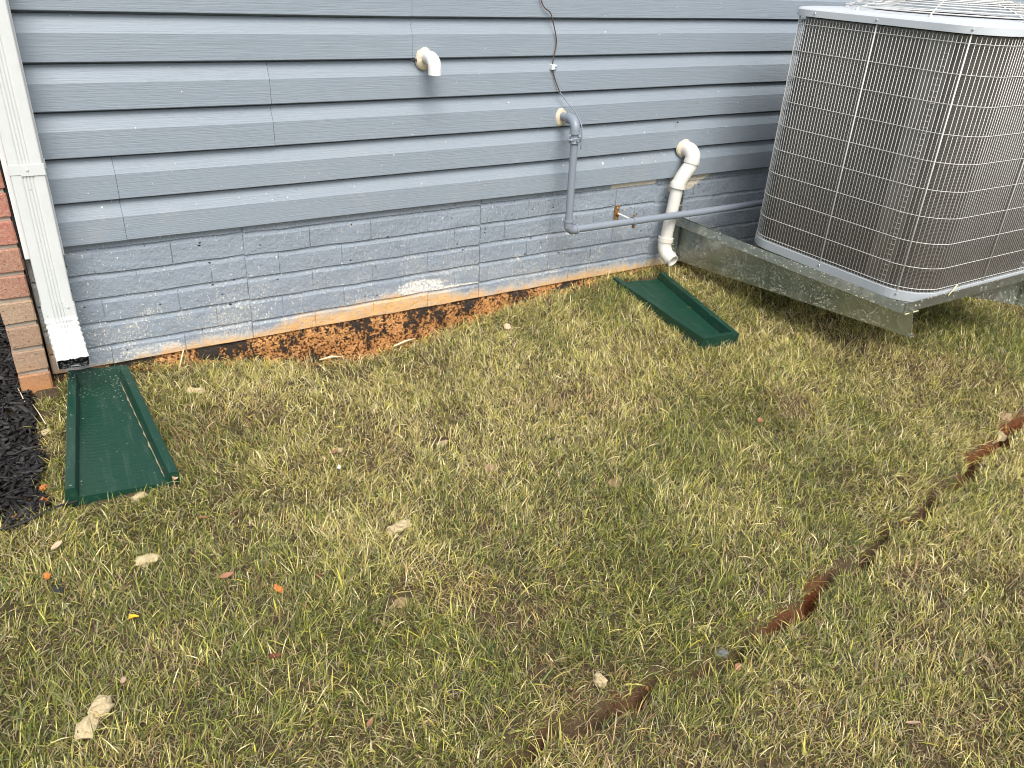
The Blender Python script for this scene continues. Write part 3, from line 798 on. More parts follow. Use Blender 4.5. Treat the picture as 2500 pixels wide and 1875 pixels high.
def open_pipe(pts, r, n=24, wall=0.003, mat='pvc', name='pipe'):
    """pipe with a hollow end at its last point"""
    pts = [Vector(p) for p in pts]; d_ = (pts[-1]-pts[-2]).normalized()
    rl = r if isinstance(r, list) else [r]*len(pts)
    P = pts+[pts[-1], pts[-1]-d_*0.03, pts[-1]-d_*0.0301]; R = rl+[rl[-1]-wall, rl[-1]-wall, 0.0005]
    # manual tangents: reuse tube but with constant tangent at the end
    V = []; F = []; a = None; N = len(P)
    T = []
    for i in range(len(pts)):
        q = pts[min(i+1, len(pts)-1)]-pts[max(i-1, 0)]; T.append(q.normalized())
    T += [d_]*3
    a = T[0].orthogonal().normalized()
    for i in range(N):
        a = (a-T[i]*a.dot(T[i])).normalized(); b = T[i].cross(a)
        for k in range(n):
            th = 2*math.pi*k/n; V.append(P[i]+(a*math.cos(th)+b*math.sin(th))*R[i])
    for i in range(N-1):
        for k in range(n): F.append((i*n+k, i*n+(k+1) % n, (i+1)*n+(k+1) % n, (i+1)*n+k))
    me = mesh(name, V, F, mat, True)
    try: me.set_sharp_from_angle(angle=math.radians(50))
    except Exception: pass
    return me
# upper vent elbow
vt = empty('vent_pipe', (1.150, 0.0, 0.456)); tag(vt, 'short white elbow vent pipe high on the siding in a beige foam collar', 'vent pipe')
pts = [(1.152, 0.02, 0.458), (1.1505, -0.028, 0.459), (1.1505, -0.0285, 0.459)]+arc((1.150, -0.034, 0.4595), (1.147, -0.074, 0.461), (1.146, -0.075, 0.436), 9)+[(1.146, -0.075, 0.4165)]
rs = [0.0165, 0.0165]+[0.0198]*(len(pts)-2)
wput('pipe_elbow', open_pipe(pts, rs, mat='pvc'), vt)
wput('sealant_collar', collar_mesh((1.146, 0.004, 0.453), 0.0265, 0.032, 0.013, 3.3), vt)
# flat black patch painting in the shade of a gap torn beside the vent
wput('torn_gap_shade', MB().add([(1.098, -0.0035, 0.4535), (1.125, -0.004, 0.4535), (1.124, -0.0045, 0.444), (1.113, -0.005, 0.449)], [(0, 3, 2, 1)]).me('torn_gap_shade', 'dark_metal_and_shade'), vt)

# gas pipe
gp = empty('gas_pipe', (1.66, -0.09, -0.12)); tag(gp, 'blue-grey painted gas pipe dropping from the wall and running right behind the cooling unit', 'pipe')
GR = 0.0132
def fitting(pts, r, rc):
    """elbow with bead collars at both ends"""
    pts = [Vector(p) for p in pts]; n = len(pts)
    P = [pts[0], pts[0], pts[1]]+pts[1:-1]+[pts[-2], pts[-1], pts[-1]]
    return pts
wput('wall_stub', MB().tube([(1.672, 0.02, 0.262), (1.670, -0.048, 0.262)], GR, 18).me('wall_stub', 'gas', True, 50), gp)
el1 = [(1.6712, -0.040, 0.262), (1.671, -0.0455, 0.262), (1.6709, -0.046, 0.262)]+arc((1.670, -0.055, 0.262), (1.6665, -0.091, 0.263), (1.6655, -0.092, 0.232), 8)+[(1.6655, -0.092, 0.2265), (1.6655, -0.092, 0.2260), (1.6655, -0.092, 0.219)]
r1 = [0.0185, 0.0185, 0.0165]+[0.0168]*9+[0.0165, 0.0188, 0.0188]
wput('elbow', MB().tube(el1, r1, 20).me('elbow', 'gas', True, 45), gp)
wput('down_pipe', MB().tube([(1.6655, -0.092, 0.222), (1.6700, -0.092, -0.095)], GR, 20).me('down_pipe', 'gas', True, 50), gp)
el2 = [(1.6697, -0.092, -0.078), (1.6698, -0.092, -0.086), (1.6698, -0.092, -0.0865)]+arc((1.67, -0.092, -0.094), (1.6705, -0.092, -0.1165), (1.694, -0.092, -0.1168), 8)+[(1.7005, -0.092, -0.1168), (1.701, -0.092, -0.1168), (1.708, -0.092, -0.1168)]
wput('elbow', MB().tube(el2, r1, 20).me('elbow', 'gas', True, 45), gp)
wput('long_pipe', MB().tube([(1.702, -0.092, -0.1168), (2.3, -0.093, -0.1190), (3.05, -0.094, -0.115)], GR, 20).me('long_pipe', 'gas', True, 50), gp)
wput('sealant_collar', collar_mesh((1.668, 0.002, 0.258), 0.0235, 0.029, 0.008, 8.1), gp)
# drip at the bottom elbow
wput('paint_drip', MB().tube([(1.676, -0.094, -0.133), (1.676, -0.094, -0.1425)], [0.0018, 0.0004], 6).me('paint_drip', 'dark_metal_and_shade'), gp)

# earthing clamp on the pipe
cl = empty('ground_clamp', (1.666, -0.092, 0.198)); tag(cl, 'small grey earthing clamp bolted round the upright gas pipe', 'clamp')
ring = []
for k in range(20):
    th = 2*math.pi*k/20; ring.append((1.6660+0.0165*math.cos(th), -0.092+0.0165*math.sin(th), 0.198))
b = MB()
for zz in (0.190, 0.194, 0.198, 0.202, 0.206): b.tube([(p[0], p[1], zz) for p in ring], 0.0026, 6, closed=True)
wput('clamp_band', b.me('clamp_band', 'gas', True), cl)
b = MB(); b.box((1.639, -0.098, 0.193), (1.650, -0.086, 0.204), 0.002); b.box((1.682, -0.100, 0.193), (1.696, -0.086, 0.206), 0.002); b.tube([(1.690, -0.101, 0.1995), (1.690, -0.108, 0.1995)], 0.0042, 8); b.tube([(1.644, -0.099, 0.199), (1.640, -0.110, 0.205)], 0.0035, 8)
wput('clamp_lug', b.me('clamp_lug', 'gas'), cl)
b = MB(); b.tube([(1.664, -0.110, 0.2000), (1.664, -0.1155, 0.2000)], 0.0048, 10)
wput('clamp_bolt', b.me('clamp_bolt', 'gas'), cl)

# wire down the siding
def catmull(P, k=8):
    P = [Vector(p) for p in P]; out = []
    for i in range(len(P)-1):
        a, b_, c, d_ = P[max(0, i-1)], P[i], P[i+1], P[min(len(P)-1, i+2)]
        for j in range(k):
            t = j/k; out.append(0.5*((2*b_)+(c-a)*t+(2*a-5*b_+4*c-d_)*t*t+(-a+3*b_-3*c+d_)*t**3))
    out.append(P[-1]); return out
wr = empty('earth_wire', (1.62, -0.01, 0.2)); tag(wr, 'thin brown wire hanging in waves down the siding to the gas pipe', 'wire')
cp = [(1.60, -0.008, 0.95), (1.545, -0.008, 0.74), (1.541, -0.008, 0.66), (1.553, -0.008, 0.620), (1.566, -0.010, 0.599), (1.589, -0.010, 0.585), (1.603, -0.009, 0.557), (1.620, -0.007, 0.513), (1.623, -0.006, 0.486), (1.615, -0.007, 0.446), (1.616, -0.005, 0.418), (1.628, -0.007, 0.381), (1.648, -0.010, 0.342)]
cp2 = [(1.648, -0.010, 0.342), (1.672, -0.022, 0.312), (1.682, -0.055, 0.288), (1.679, -0.088, 0.268), (1.678, -0.1105, 0.245), (1.6785, -0.114, 0.215), (1.680, -0.113, 0.190), (1.6815, -0.110, 0.172)]
wput('bare_wire', MB().tube(catmull(cp, 6), 0.0019, 7).me('bare_wire', 'cable', True), wr)
wput('painted_wire', MB().tube(catmull(cp2, 6), 0.0021, 7).me('painted_wire', 'gas', True), wr)
clp = empty('cable_clip', (1.618, -0.006, 0.421)); tag(clp, 'tiny pale cable clip pinning the brown wire to the siding', 'clip')
b = MB(); b.box((1.6095, -0.0105, 0.4125), (1.6215, 0.012, 0.4295), 0.0012); b.box((1.6215, -0.0075, 0.4145), (1.6315, 0.012, 0.4275), 0.001)
wput('clip_body', b.me('clip_body', 'pale_plastic'), clp)
place_screw(screw_mesh(0.0032, 0.003), clp, (1.6265, -0.0075, 0.421), (0, -1, 0))

# rusty pipe hanger
hg = empty('pipe_hanger', (1.972, 0.01, -0.115)); tag(hg, 'rusty pipe hanger plate with a white rod and clamp ring holding the gas pipe', 'pipe hanger')
b = MB(); b.box((1.9615, 0.0085, -0.143), (1.9815, 0.0135, -0.085), 0.0012); b.tube([(1.9715, 0.009, -0.1145), (1.9715, 0.000, -0.1145)], 0.0085, 12)
pl = wput('wall_plate', b.me('wall_plate', 'rust'), hg)
place_screw(screw_mesh(0.0042, 0.003), pl, (1.9715, 0.0085, -0.096), (0, -1, 0)); place_screw(screw_mesh(0.0042, 0.003), pl, (1.9715, 0.0085, -0.135), (0, -1, 0))
wput('rod', MB().tube([(1.9715, 0.002, -0.1145), (1.9715, -0.076, -0.1165)], 0.0040, 10).me('rod', 'pvc'), hg)
b = MB()
for dx in (-0.0036, 0, 0.0036): b.tube([(1.9715+dx, -0.092+0.0155*math.cos(2*math.pi*k/20), -0.1175+0.0155*math.sin(2*math.pi*k/20)) for k in range(20)], 0.0021, 6, closed=True)
wput('clamp_ring', b.me('clamp_ring', 'gas', True), hg)
b = MB(); b.box((1.9675, -0.0955, -0.1045), (1.9755, -0.0885, -0.093), 0.001); b.box((1.9675, -0.0955, -0.145), (1.9755, -0.0885, -0.1315), 0.001); b.tube([(1.9715, -0.094, -0.138), (1.9715, -0.102, -0.138)], 0.004, 8)
wput('ring_ears', b.me('ring_ears', 'rust'), hg)

# white drain pipe
dr = empty('drain_pipe', (2.2, -0.045, -0.3)); tag(dr, 'white plastic drain pipe bending down the wall behind the gas pipe', 'drain pipe')
PR = 0.0238; FR = 0.0288
wput('sealant_collar', collar_mesh((2.262, 0.002, 0.1115), 0.034, 0.036, 0.010, 12.7), dr)
e1 = [(2.266, 0.02, 0.112), (2.266, -0.012, 0.112)]+arc((2.266, -0.016, 0.112), (2.267, -0.056, 0.113), (2.262, -0.053, 0.078), 8)+[(2.2605, -0.053, 0.070)]
wput('upper_elbow', MB().tube(e1, FR, 24).me('upper_elbow', 'pvc_old', True, 50), dr)
e2 = [(2.2625, -0.053, 0.079), (2.2595, -0.053, 0.066), (2.2590, -0.053, 0.064)]+arc((2.257, -0.053, 0.056), (2.226, -0.050, 0.022), (2.2165, -0.048, -0.006), 7)+[(2.2155, -0.0475, -0.0085), (2.2150, -0.047, -0.010), (2.2130, -0.0465, -0.025)]
wput('offset_bend', MB().tube(e2, [0.0308, 0.0308, 0.0285]+[0.0278]*8+[0.0285, 0.0316, 0.0316], 24).me('offset_bend', 'pvc_old', True, 45), dr)
wput('straight_pipe', MB().tube([(2.2135, -0.046, -0.015), (2.1905, -0.045, -0.235)], PR, 24).me('straight_pipe', 'pvc_old', True, 50), dr)
e3 = [(2.1915, -0.045, -0.222), (2.1900, -0.045, -0.239), (2.1898, -0.045, -0.240)]+arc((2.1890, -0.045, -0.248), (2.187, -0.046, -0.281), (2.192, -0.074, -0.2935), 8)+[(2.193, -0.080, -0.2960)]
wput('lower_elbow', MB().tube(e3, [0.0305, 0.0305, 0.0278]+[0.0272]*10, 24).me('lower_elbow', 'pvc_old', True, 45), dr)
wput('outlet', open_pipe([(2.1925, -0.078, -0.2952), (2.1935, -0.0875, -0.2985), (2.1936, -0.0880, -0.2987), (2.195, -0.1020, -0.3035)], [0.0285, 0.0285, 0.0243, 0.0243], 24, 0.0028, 'pvc_old', 'outlet'), dr)

# ------------------------------------------------------------------ wall bracket under the unit
bk = empty('wall_bracket', (2.7, -0.5, -0.3)); tag(bk, 'mud-splashed galvanised steel wall bracket carrying the cooling unit above the grass', 'bracket')
def sheet(P, th, n_=(1, 0, 0)):
    """thin plate from an outline"""
    n_ = Vector(n_)*th; k = len(P); V = [Vector(p) for p in P]+[Vector(p)+n_ for p in P]
    F = [tuple(range(k)), tuple(range(2*k-1, k-1, -1))]+[(i, i+k, (i+1) % k+k, (i+1) % k) for i in range(k)]
    return V, F
def side_arm(xw, xf):
    """left or right arm: plate with an inward flange below and an angle on top; xw at the wall, xf at the front"""
    b = MB()
    def X(y): return xw+(xf-xw)*(-y/1.03)
    V, F = sheet([(X(0.012), 0.012, -0.353), (X(-1.05)+0.018, -1.05, -0.269), (X(-1.04)+0.018, -1.04, -0.190), (X(0.012), 0.012, -0.168)], 0.003)
    b.add(V, F)
    return b
armL = MB()
V, F = sheet([(2.318, 0.014, -0.352), (2.345, -1.053, -0.269), (2.343, -1.036, -0.185), (2.318, 0.014, -0.170)], 0.003); armL.add(V, F)
# small folded flange along the lower edge
V, F = sheet([(2.321, 0.014, -0.352), (2.348, -1.053, -0.269), (2.373, -1.050, -0.269), (2.346, 0.014, -0.352)], 0.0025, (0, 0, -1)); armL.add(V, F)
wput('side_arm', armL.me('side_arm', 'galv'), bk)
armR = MB()
V, F = sheet([(3.112, 0.014, -0.352), (3.098, -1.053, -0.300), (3.100, -1.036, -0.185), (3.112, 0.014, -0.170)], 0.003); armR.add(V, F)
V, F = sheet([(3.109, 0.014, -0.352), (3.095, -1.053, -0.300), (3.070, -1.050, -0.300), (3.084, 0.014, -0.352)], 0.0025, (0, 0, -1)); armR.add(V, F)
wput('side_arm', armR.me('side_arm', 'galv'), bk)
# gusset plate on the right, seen under the front rail
V, F = sheet([(3.085, -0.985, -0.198), (3.085, -0.985, -0.312), (2.66, -0.985, -0.200)], 0.003, (0, 1, 0)); wput('gusset', MB().add(V, F).me('gusset', 'galv'), bk)
# top rails (angle section: upright lip and flat ledge)
r = MB()
V, F = sheet([(2.282, 0.010, -0.197), (2.316, -1.018, -0.197), (2.321, -1.018, -0.165), (2.287, 0.010, -0.165)], 0.003); r.add(V, F)
V, F = sheet([(2.290, 0.010, -0.196), (2.324, -1.015, -0.196), (2.390, -1.015, -0.196), (2.356, 0.010, -0.196)], 0.003, (0, 0, 1)); r.add(V, F)
wput('side_rail', r.me('side_rail', 'galv'), bk)
r = MB()
V, F = sheet([(3.215, 0.010, -0.197), (3.215, -1.018, -0.197), (3.215, -1.018, -0.165), (3.215, 0.010, -0.165)], 0.003); r.add(V, F)
V, F = sheet([(3.215, 0.010, -0.196), (3.215, -1.015, -0.196), (3.140, -1.015, -0.196), (3.140, 0.010, -0.196)], 0.003, (0, 0, 1)); r.add(V, F)
wput('side_rail', r.me('side_rail', 'galv'), bk)
r = MB()
V, F = sheet([(2.3245, -1.0185, -0.197), (3.2145, -1.0185, -0.197), (3.2145, -1.0185, -0.165), (2.3245, -1.0185, -0.165)], 0.003, (0, 1, 0)); r.add(V, F)
V, F = sheet([(2.392, -1.0150, -0.1925), (3.138, -1.0150, -0.1925), (3.138, -0.950, -0.1925), (2.392, -0.950, -0.1925)], 0.0026, (0, 0, 1)); r.add(V, F)
V, F = sheet([(2.3245, -1.0220, -0.2005), (2.40, -1.0220, -0.2005), (2.40, -1.0160, -0.2005), (2.3245, -1.0160, -0.2005)], 0.0025, (0, 0, 1)); r.add(V, F)
wput('front_rail', r.me('front_rail', 'galv'), bk)
V, F = sheet([(2.30, 0.005, -0.1955), (3.21, 0.005, -0.1955), (3.21, 0.0, -0.1955), (2.30, 0.0, -0.1955)], 0.03, (0, 0, 1)); 0 and wput('back_rail', MB().add(V, F).me('back_rail', 'galv'), bk)
# upright wall strips with bolts
for xs in (2.294, 3.19):
    b = MB().box((xs-0.014, 0.0105, -0.352), (xs+0.014, 0.0160, -0.030), 0.001)
    ws = wput('wall_strip', b.me('wall_strip', 'galv'), bk)
    for zz in (-0.067, -0.117):
        b = MB(); b.tube([(xs-0.006, 0.011, zz), (xs-0.006, 0.009, zz)], 0.0095, 14); b.tube([(xs-0.006, 0.009, zz), (xs-0.006, 0.002, zz)], 0.0065, 6); b.tube([(xs-0.006, 0.002, zz), (xs-0.006, -0.012, zz)], 0.0032, 8)
        wput('bolt', b.me('bolt', 'screw'), ws)

# ------------------------------------------------------------------ air conditioner
UC = Vector((2.752, -0.637, 0)); UH = 0.377; CR_ = 0.13
ac = empty('air_conditioner', (UC.x, UC.y, -0.165)); tag(ac, 'grey outdoor air conditioning unit with wire grille standing on the steel bracket', 'air conditioner')
def rsq(h, r, n=8):
    """rounded square outline, ccw, starting after the corner at (+,-)"""
    P = []
    for (sx, sy, a0) in ((1, -1, -90), (1, 1, 0), (-1, 1, 90), (-1, -1, 180)):
        for k in range(n+1):
            a = math.radians(a0+90*k/n); P.append((UC.x+sx*(h-r)+r*math.cos(a), UC.y+sy*(h-r)+r*math.sin(a)))
    return P
def loft(rings, close_top=False, close_bottom=False):
    V = []; F = []; m = len(rings[0])
    for R_ in rings: V += R_
    for i in range(len(rings)-1):
        for k in range(m): F.append((i*m+k, i*m+(k+1) % m, (i+1)*m+(k+1) % m, (i+1)*m+k))
    if close_top: F.append(tuple((len(rings)-1)*m+k for k in range(m)))
    if close_bottom: F.append(tuple(range(m-1, -1, -1)))
    return V, F
def ring_at(h, r, z, n=10): return [(x, y, z) for x, y in rsq(h, r, n)]
# base pan
V, F = loft([ring_at(UH-0.03, CR_-0.02, -0.1905), ring_at(UH-0.002, CR_, -0.1905), ring_at(UH, CR_, -0.188), ring_at(UH, CR_, -0.1585), ring_at(UH-0.0015, CR_, -0.157), ring_at(UH-0.012, CR_-0.01, -0.157), ring_at(UH-0.014, CR_-0.012, -0.164), ring_at(UH-0.05, CR_-0.03, -0.168)], True, True)
pan = wput('base_pan', mesh('base_pan', V, F, 'pan_paint', False), ac)
# coil with fine corrugated rows
hc = UH-0.022; rc = CR_-0.016; z0c, z1c = -0.164, 0.605; NR = 172
rings = []
for i in range(NR):
    za = z0c+(z1c-z0c)*i/NR; rings += [ring_at(hc, rc, za, 8), ring_at(hc+0.0001, rc, za+0.0022, 8), ring_at(hc-0.0030, rc-0.002, za+0.0026, 8), ring_at(hc-0.0030, rc-0.002, za+0.0043, 8)]
V, F = loft(rings); coil = wput('coil', mesh('coil', V, F, 'fins', False), ac)
V, F = loft([ring_at(hc-0.03, rc-0.02, z0c, 8), ring_at(hc-0.03, rc-0.02, 0.56, 8)]); wput('coil_inside', mesh('coil_inside', V, F, 'dark_metal_and_shade'), coil)
# return bends near the front left corner
b = MB()
for i in range(43):
    z = -0.145+i*0.0174; b.tube([(UC.x-hc-0.0025, -0.882+0.002*(i % 2), z), (UC.x-hc-0.0050, -0.872, z+0.0003), (UC.x-hc-0.0050, -0.862, z+0.0003), (UC.x-hc-0.0025, -0.854, z)], 0.0014, 6)
rb = wput('return_bends', b.me('return_bends', 'copper_tube', True), coil); rb['kind'] = 'stuff'
b = MB().box((UC.x-hc-0.0016, -0.895, -0.15), (UC.x-hc+0.004, -0.805, 0.60)); wput('end_plate', b.me('end_plate', 'fins'), coil)
# wire grille: upright and level wires, stout stiles
gr = wput('wire_grille', MB().box((UC.x-0.001, UC.y-UH+0.003, -0.158), (UC.x+0.001, UC.y-UH+0.005, -0.157)).me('grille_foot', 'wire'), ac)
hg_ = UH-0.0045
def gpt(s_):
    """point and outward normal at arc length s along the grille outline"""
    h = hg_; r = CR_-0.004; st_ = 2*(h-r); q = math.pi*r/2; per = 4*(st_+q); s_ %= per
    for i in range(4):
        a = -math.pi/2+i*math.pi/2      # outward normal direction of this side
        nx_, ny_ = math.cos(a), math.sin(a); tx, ty = -ny_, nx_
        if s_ < st_:
            return (UC.x+nx_*h+tx*(s_-st_/2), UC.y+ny_*h+ty*(s_-st_/2), nx_, ny_)
        s_ -= st_
        if s_ < q:
            th = a+s_/r
            cx, cy = UC.x+(h-r)*(nx_+tx), UC.y+(h-r)*(ny_+ty)
            return (cx+r*math.cos(th), cy+r*math.sin(th), math.cos(th), math.sin(th))
        s_ -= q
per = 4*(2*(hg_-CR_+0.004)+math.pi*(CR_-0.004)/2)
WR = 0.00100
wm = MB().tube([(0, 0, -0.157), (0, 0, 0.602)], WR, 6).me('grille_wire', 'wire', True)
sm = MB().tube([(0, 0, -0.162), (0, 0, 0.612)], 0.0024, 8).me('grille_stile', 'wire', True)
acc0 = gr.location + UC + Vector((0, 0, -0.165)) - Vector((0, 0, 0))
nW = int(round(per/0.0127)); goff = -(gr.matrix_world.translation)  # location chain handled below
base_acc = Vector((UC.x, UC.y, -0.165))+gr.location
# stile positions: centre of each side and each corner
st_len = 2*(hg_-CR_+0.004); q_len = math.pi*(CR_-0.004)/2
stiles = []
for i in range(4): stiles += [i*(st_len+q_len)+st_len/2, i*(st_len+q_len)+st_len+q_len*0.60]
stiles[7] = 3*(st_len+q_len)+st_len+q_len*0.28   # front-left corner stile sits a little towards the left side
for k in range(nW):
    s_ = per*k/nW
    if min(abs((s_-t_+per/2) % per-per/2) for t_ in stiles) < 0.006: continue
    x, y, a, b_ = gpt(s_)
    o = put('grille_wire', wm, gr); o.location = Vector((x, y, 0))-base_acc
for s_ in stiles:
    x, y, a, b_ = gpt(s_); o = put('grille_stile', sm, gr); o.location = Vector((x+a*0.0022, y+b_*0.0022, 0))-base_acc
lvl = [-0.1445, -0.074, 0.0065, 0.0885, 0.1715, 0.2545, 0.336, 0.4195, 0.502, 0.5845]
hm = MB().tube([(gpt(per*k/160)[0]+gpt(per*k/160)[2]*0.0019, gpt(per*k/160)[1]+gpt(per*k/160)[3]*0.0019, 0) for k in range(160)], 0.00100, 6, closed=True).me('grille_hoop', 'wire', True)
for z in lvl:
    o = put('grille_hoop', hm, gr); o.location = Vector((0, 0, z))-base_acc
# lid
NL = 96
def ang_ring(h, r, z):
    """rounded square sampled by angle so it can be joined to circles"""
    P = []
    for k in range(NL):
        a = 2*math.pi*k/NL; c, s_ = math.cos(a), math.sin(a)
        t_ = h/max(abs(c), abs(s_)); x, y = c*t_, s_*t_
        if abs(x) > h-r and abs(y) > h-r:
            cx, cy = math.copysign(h-r, x), math.copysign(h-r, y)
            bq = -(c*cx+s_*cy); cq = cx*cx+cy*cy-r*r; t_ = -bq+math.sqrt(max(0, bq*bq-cq)); x, y = c*t_, s_*t_
        P.append((UC.x+x, UC.y+y, z))
    return P
def circ(R_, z): return [(UC.x+R_*math.cos(2*math.pi*k/NL), UC.y+R_*math.sin(2*math.pi*k/NL), z) for k in range(NL)]
LH = UH+0.004
V, F = loft([ang_ring(LH-0.020, CR_-0.01, 0.6085), ang_ring(LH-0.002, CR_, 0.6085), ang_ring(LH, CR_, 0.6095), ang_ring(LH, CR_, 0.6290), ang_ring(LH-0.0035, CR_, 0.6335), ang_ring(LH-0.012, CR_-0.008, 0.6355), ang_ring(LH-0.045, CR_-0.03, 0.6385), circ(0.305, 0.6425), circ(0.290, 0.6440), circ(0.284, 0.6420), circ(0.282, 0.636)])
lid = wput('lid', mesh('lid', V, F, 'ac_paint', True), ac)
lid.data.set_sharp_from_angle(angle=math.radians(35))
V, F = loft([circ(0.2815, 0.6365), circ(0.279, 0.48)]); wput('fan_shroud', mesh('fan_shroud', V, F, 'dark_metal_and_shade', True), lid)  # dark colour paints in the shade inside the fan opening
# fan guard: rings and spokes
gd = wput('fan_guard', MB().tube([(UC.x-0.055, UC.y, 0.693), (UC.x+0.055, UC.y, 0.693)], 0.002, 6).me('fan_guard', 'wire'), lid)
gacc = Vector((0, 0, 0)); q = gd
while q: gacc += q.location; q = q.parent
def gz(R_): return 0.648+0.047*(1-(min(R_, 0.34)/0.34)**2.6)
for i in range(12):
    R_ = 0.060+i*0.0248
    me_ = MB().tube([(R_*math.cos(2*math.pi*k/64), R_*math.sin(2*math.pi*k/64), gz(R_)) for k in range(64)], 0.0018, 6, closed=True).me('guard_ring', 'wire', True)
    o = put('guard_ring', me_, gd); o.location = Vector((UC.x, UC.y, 0))-gacc
for i in range(8):
    a = math.radians(22.5+45*i); c, s_ = math.cos(a), math.sin(a)
    pp = [(UC.x+c*R_, UC.y+s_*R_, gz(R_)-0.0028) for R_ in (0.05, 0.12, 0.2, 0.27, 0.325)]+[(UC.x+c*0.336, UC.y+s_*0.336, 0.648), (UC.x+c*0.340, UC.y+s_*0.340, 0.6425)]
    b = MB().tube(pp, 0.0024, 6); b.tube([(UC.x+c*0.340, UC.y+s_*0.340, 0.6380), (UC.x+c*0.340, UC.y+s_*0.340, 0.6455)], 0.006, 8)
    o = wput('guard_spoke', b.me('guard_spoke', 'wire', True, 50), gd)
# fan and motor
fan = wput('fan', MB().tube([(UC.x, UC.y, 0.50), (UC.x, UC.y, 0.585)], 0.055, 24).me('fan_motor', 'dark_metal_and_shade', True, 50), ac)
for i in range(4):
    a0 = math.pi/2*i+0.4; V = []; F = []
    for j in range(9):
        R_ = 0.05+0.215*j/8
        for k in range(5):
            u = k/4-0.5; a = a0+u*(0.95-0.25*j/8); V.append((UC.x+R_*math.cos(a), UC.y+R_*math.sin(a), 0.565+u*0.055*(1-0.4*j/8)))
    for j in range(8):
        for k in range(4): F.append((j*5+k, j*5+k+1, (j+1)*5+k+1, (j+1)*5+k))
    wput('fan_blade', mesh('fan_blade', V, F, 'dark_metal_and_shade', True), fan)
# screws on lid and pan
for s_ in stiles:
    x, y, a, b_ = gpt(s_)
    place_screw(SC, lid, (x+a*0.0085, y+b_*0.0085, 0.6205), (a, b_, 0))
    place_screw(SC, pan, (x+a*0.0045, y+b_*0.0045, -0.1700), (a, b_, 0))
for s_ in (st_len*0.15, 3*(st_len+q_len)+st_len*0.02):
    x, y, a, b_ = gpt(s_); place_screw(SC, lid, (x+a*0.0085, y+b_*0.0085, 0.6205), (a, b_, 0))
# small paper label under the guard on the lid
lb = MB().box((2.560, -0.925, 0.6405), (2.640, -0.905, 0.6415)); wput('label_sticker', lb.me('label_sticker', 'pvc'), lid)

# ------------------------------------------------------------------ mulch
def quads_mesh(name, V, Q, mat, cols):
    me = bpy.data.meshes.new(name)
    me.vertices.add(len(V)); me.vertices.foreach_set('co', np.ascontiguousarray(V, dtype=np.float32).ravel())
    me.loops.add(Q.size); me.loops.foreach_set('vertex_index', Q.ravel().astype(np.int32))
    me.polygons.add(len(Q)); me.polygons.foreach_set('loop_start', np.arange(0, Q.size, Q.shape[1], dtype=np.int32))
    me.update(calc_edges=True)
    ca = me.color_attributes.new('col', 'FLOAT_COLOR', 'POINT'); ca.data.foreach_set('color', np.ascontiguousarray(cols, dtype=np.float32).ravel())
    me.materials.append(MAT[mat]); return me
nm = 15000
mx = -0.07-rng.random(nm)**1.3*0.9; my = -0.60+rng.random(nm)*1.7
edge = -0.050-0.035*np.clip((-my)/0.55, 0, 1)+0.018*np.sin(my*31)+0.01*np.sin(my*67)
keep = (mx < edge)
mx, my = mx[keep], my[keep]; keep = ~((my > -0.012) & (mx > -0.092)); mx, my = mx[keep], my[keep]
corner = (mx < -0.10) | (my > -0.57); mx, my = mx[corner], my[corner]; nm = len(mx)
mz = height(mx, my)+0.004+rng.random(nm)*0.022
Lm = 0.006+rng.random(nm)**2.5*0.028; Wm = 0.0018+rng.random(nm)**2*0.0065; Tm = 0.0010+rng.random(nm)*0.002
az = rng.random(nm)*2*np.pi; el_ = rng.normal(0, 0.28, nm); ro = rng.normal(0, 0.6, nm)
dx = np.stack([np.cos(az)*np.cos(el_), np.sin(az)*np.cos(el_), np.sin(el_)], 1)
sd = np.stack([-np.sin(az), np.cos(az), np.zeros(nm)], 1); upv = np.cross(dx, sd)
s2_ = sd*np.cos(ro)[:, None]+upv*np.sin(ro)[:, None]; u2_ = np.cross(dx, s2_)
C0 = np.stack([mx, my, mz], 1); vs = []
for (a, b_, c) in ((-1, -1, -1), (1, -.6, -1), (.9, .7, -1), (-.9, 1, -1), (-.9, -.8, 1), (.8, -.5, 1), (1, .5, 1), (-1, .8, 1)):
    vs.append(C0+dx*(Lm*a)[:, None]+s2_*(Wm*b_*(1+0.2*rng.standard_normal(nm)))[:, None]+u2_*(Tm*c)[:, None])
Vm = np.stack(vs, 1).reshape(-1, 3)
fq = np.array([(0, 3, 2, 1), (4, 5, 6, 7), (0, 1, 5, 4), (1, 2, 6, 5), (2, 3, 7, 6), (3, 0, 4, 7)])
Qm = (np.arange(nm)[:, None, None]*8+fq[None]).reshape(-1, 4)
g_ = 0.011+rng.random(nm)**3*0.045; cm = np.stack([g_*1.05, g_*0.95, g_*0.92, np.ones(nm)], 1); cm = np.repeat(cm, 8, 0)
mo = put('mulch', quads_mesh('mulch', Vm, Qm, 'mulch', cm)); tag(mo, 'black shredded wood mulch in the bed left of the brick corner', 'mulch', kind='stuff')

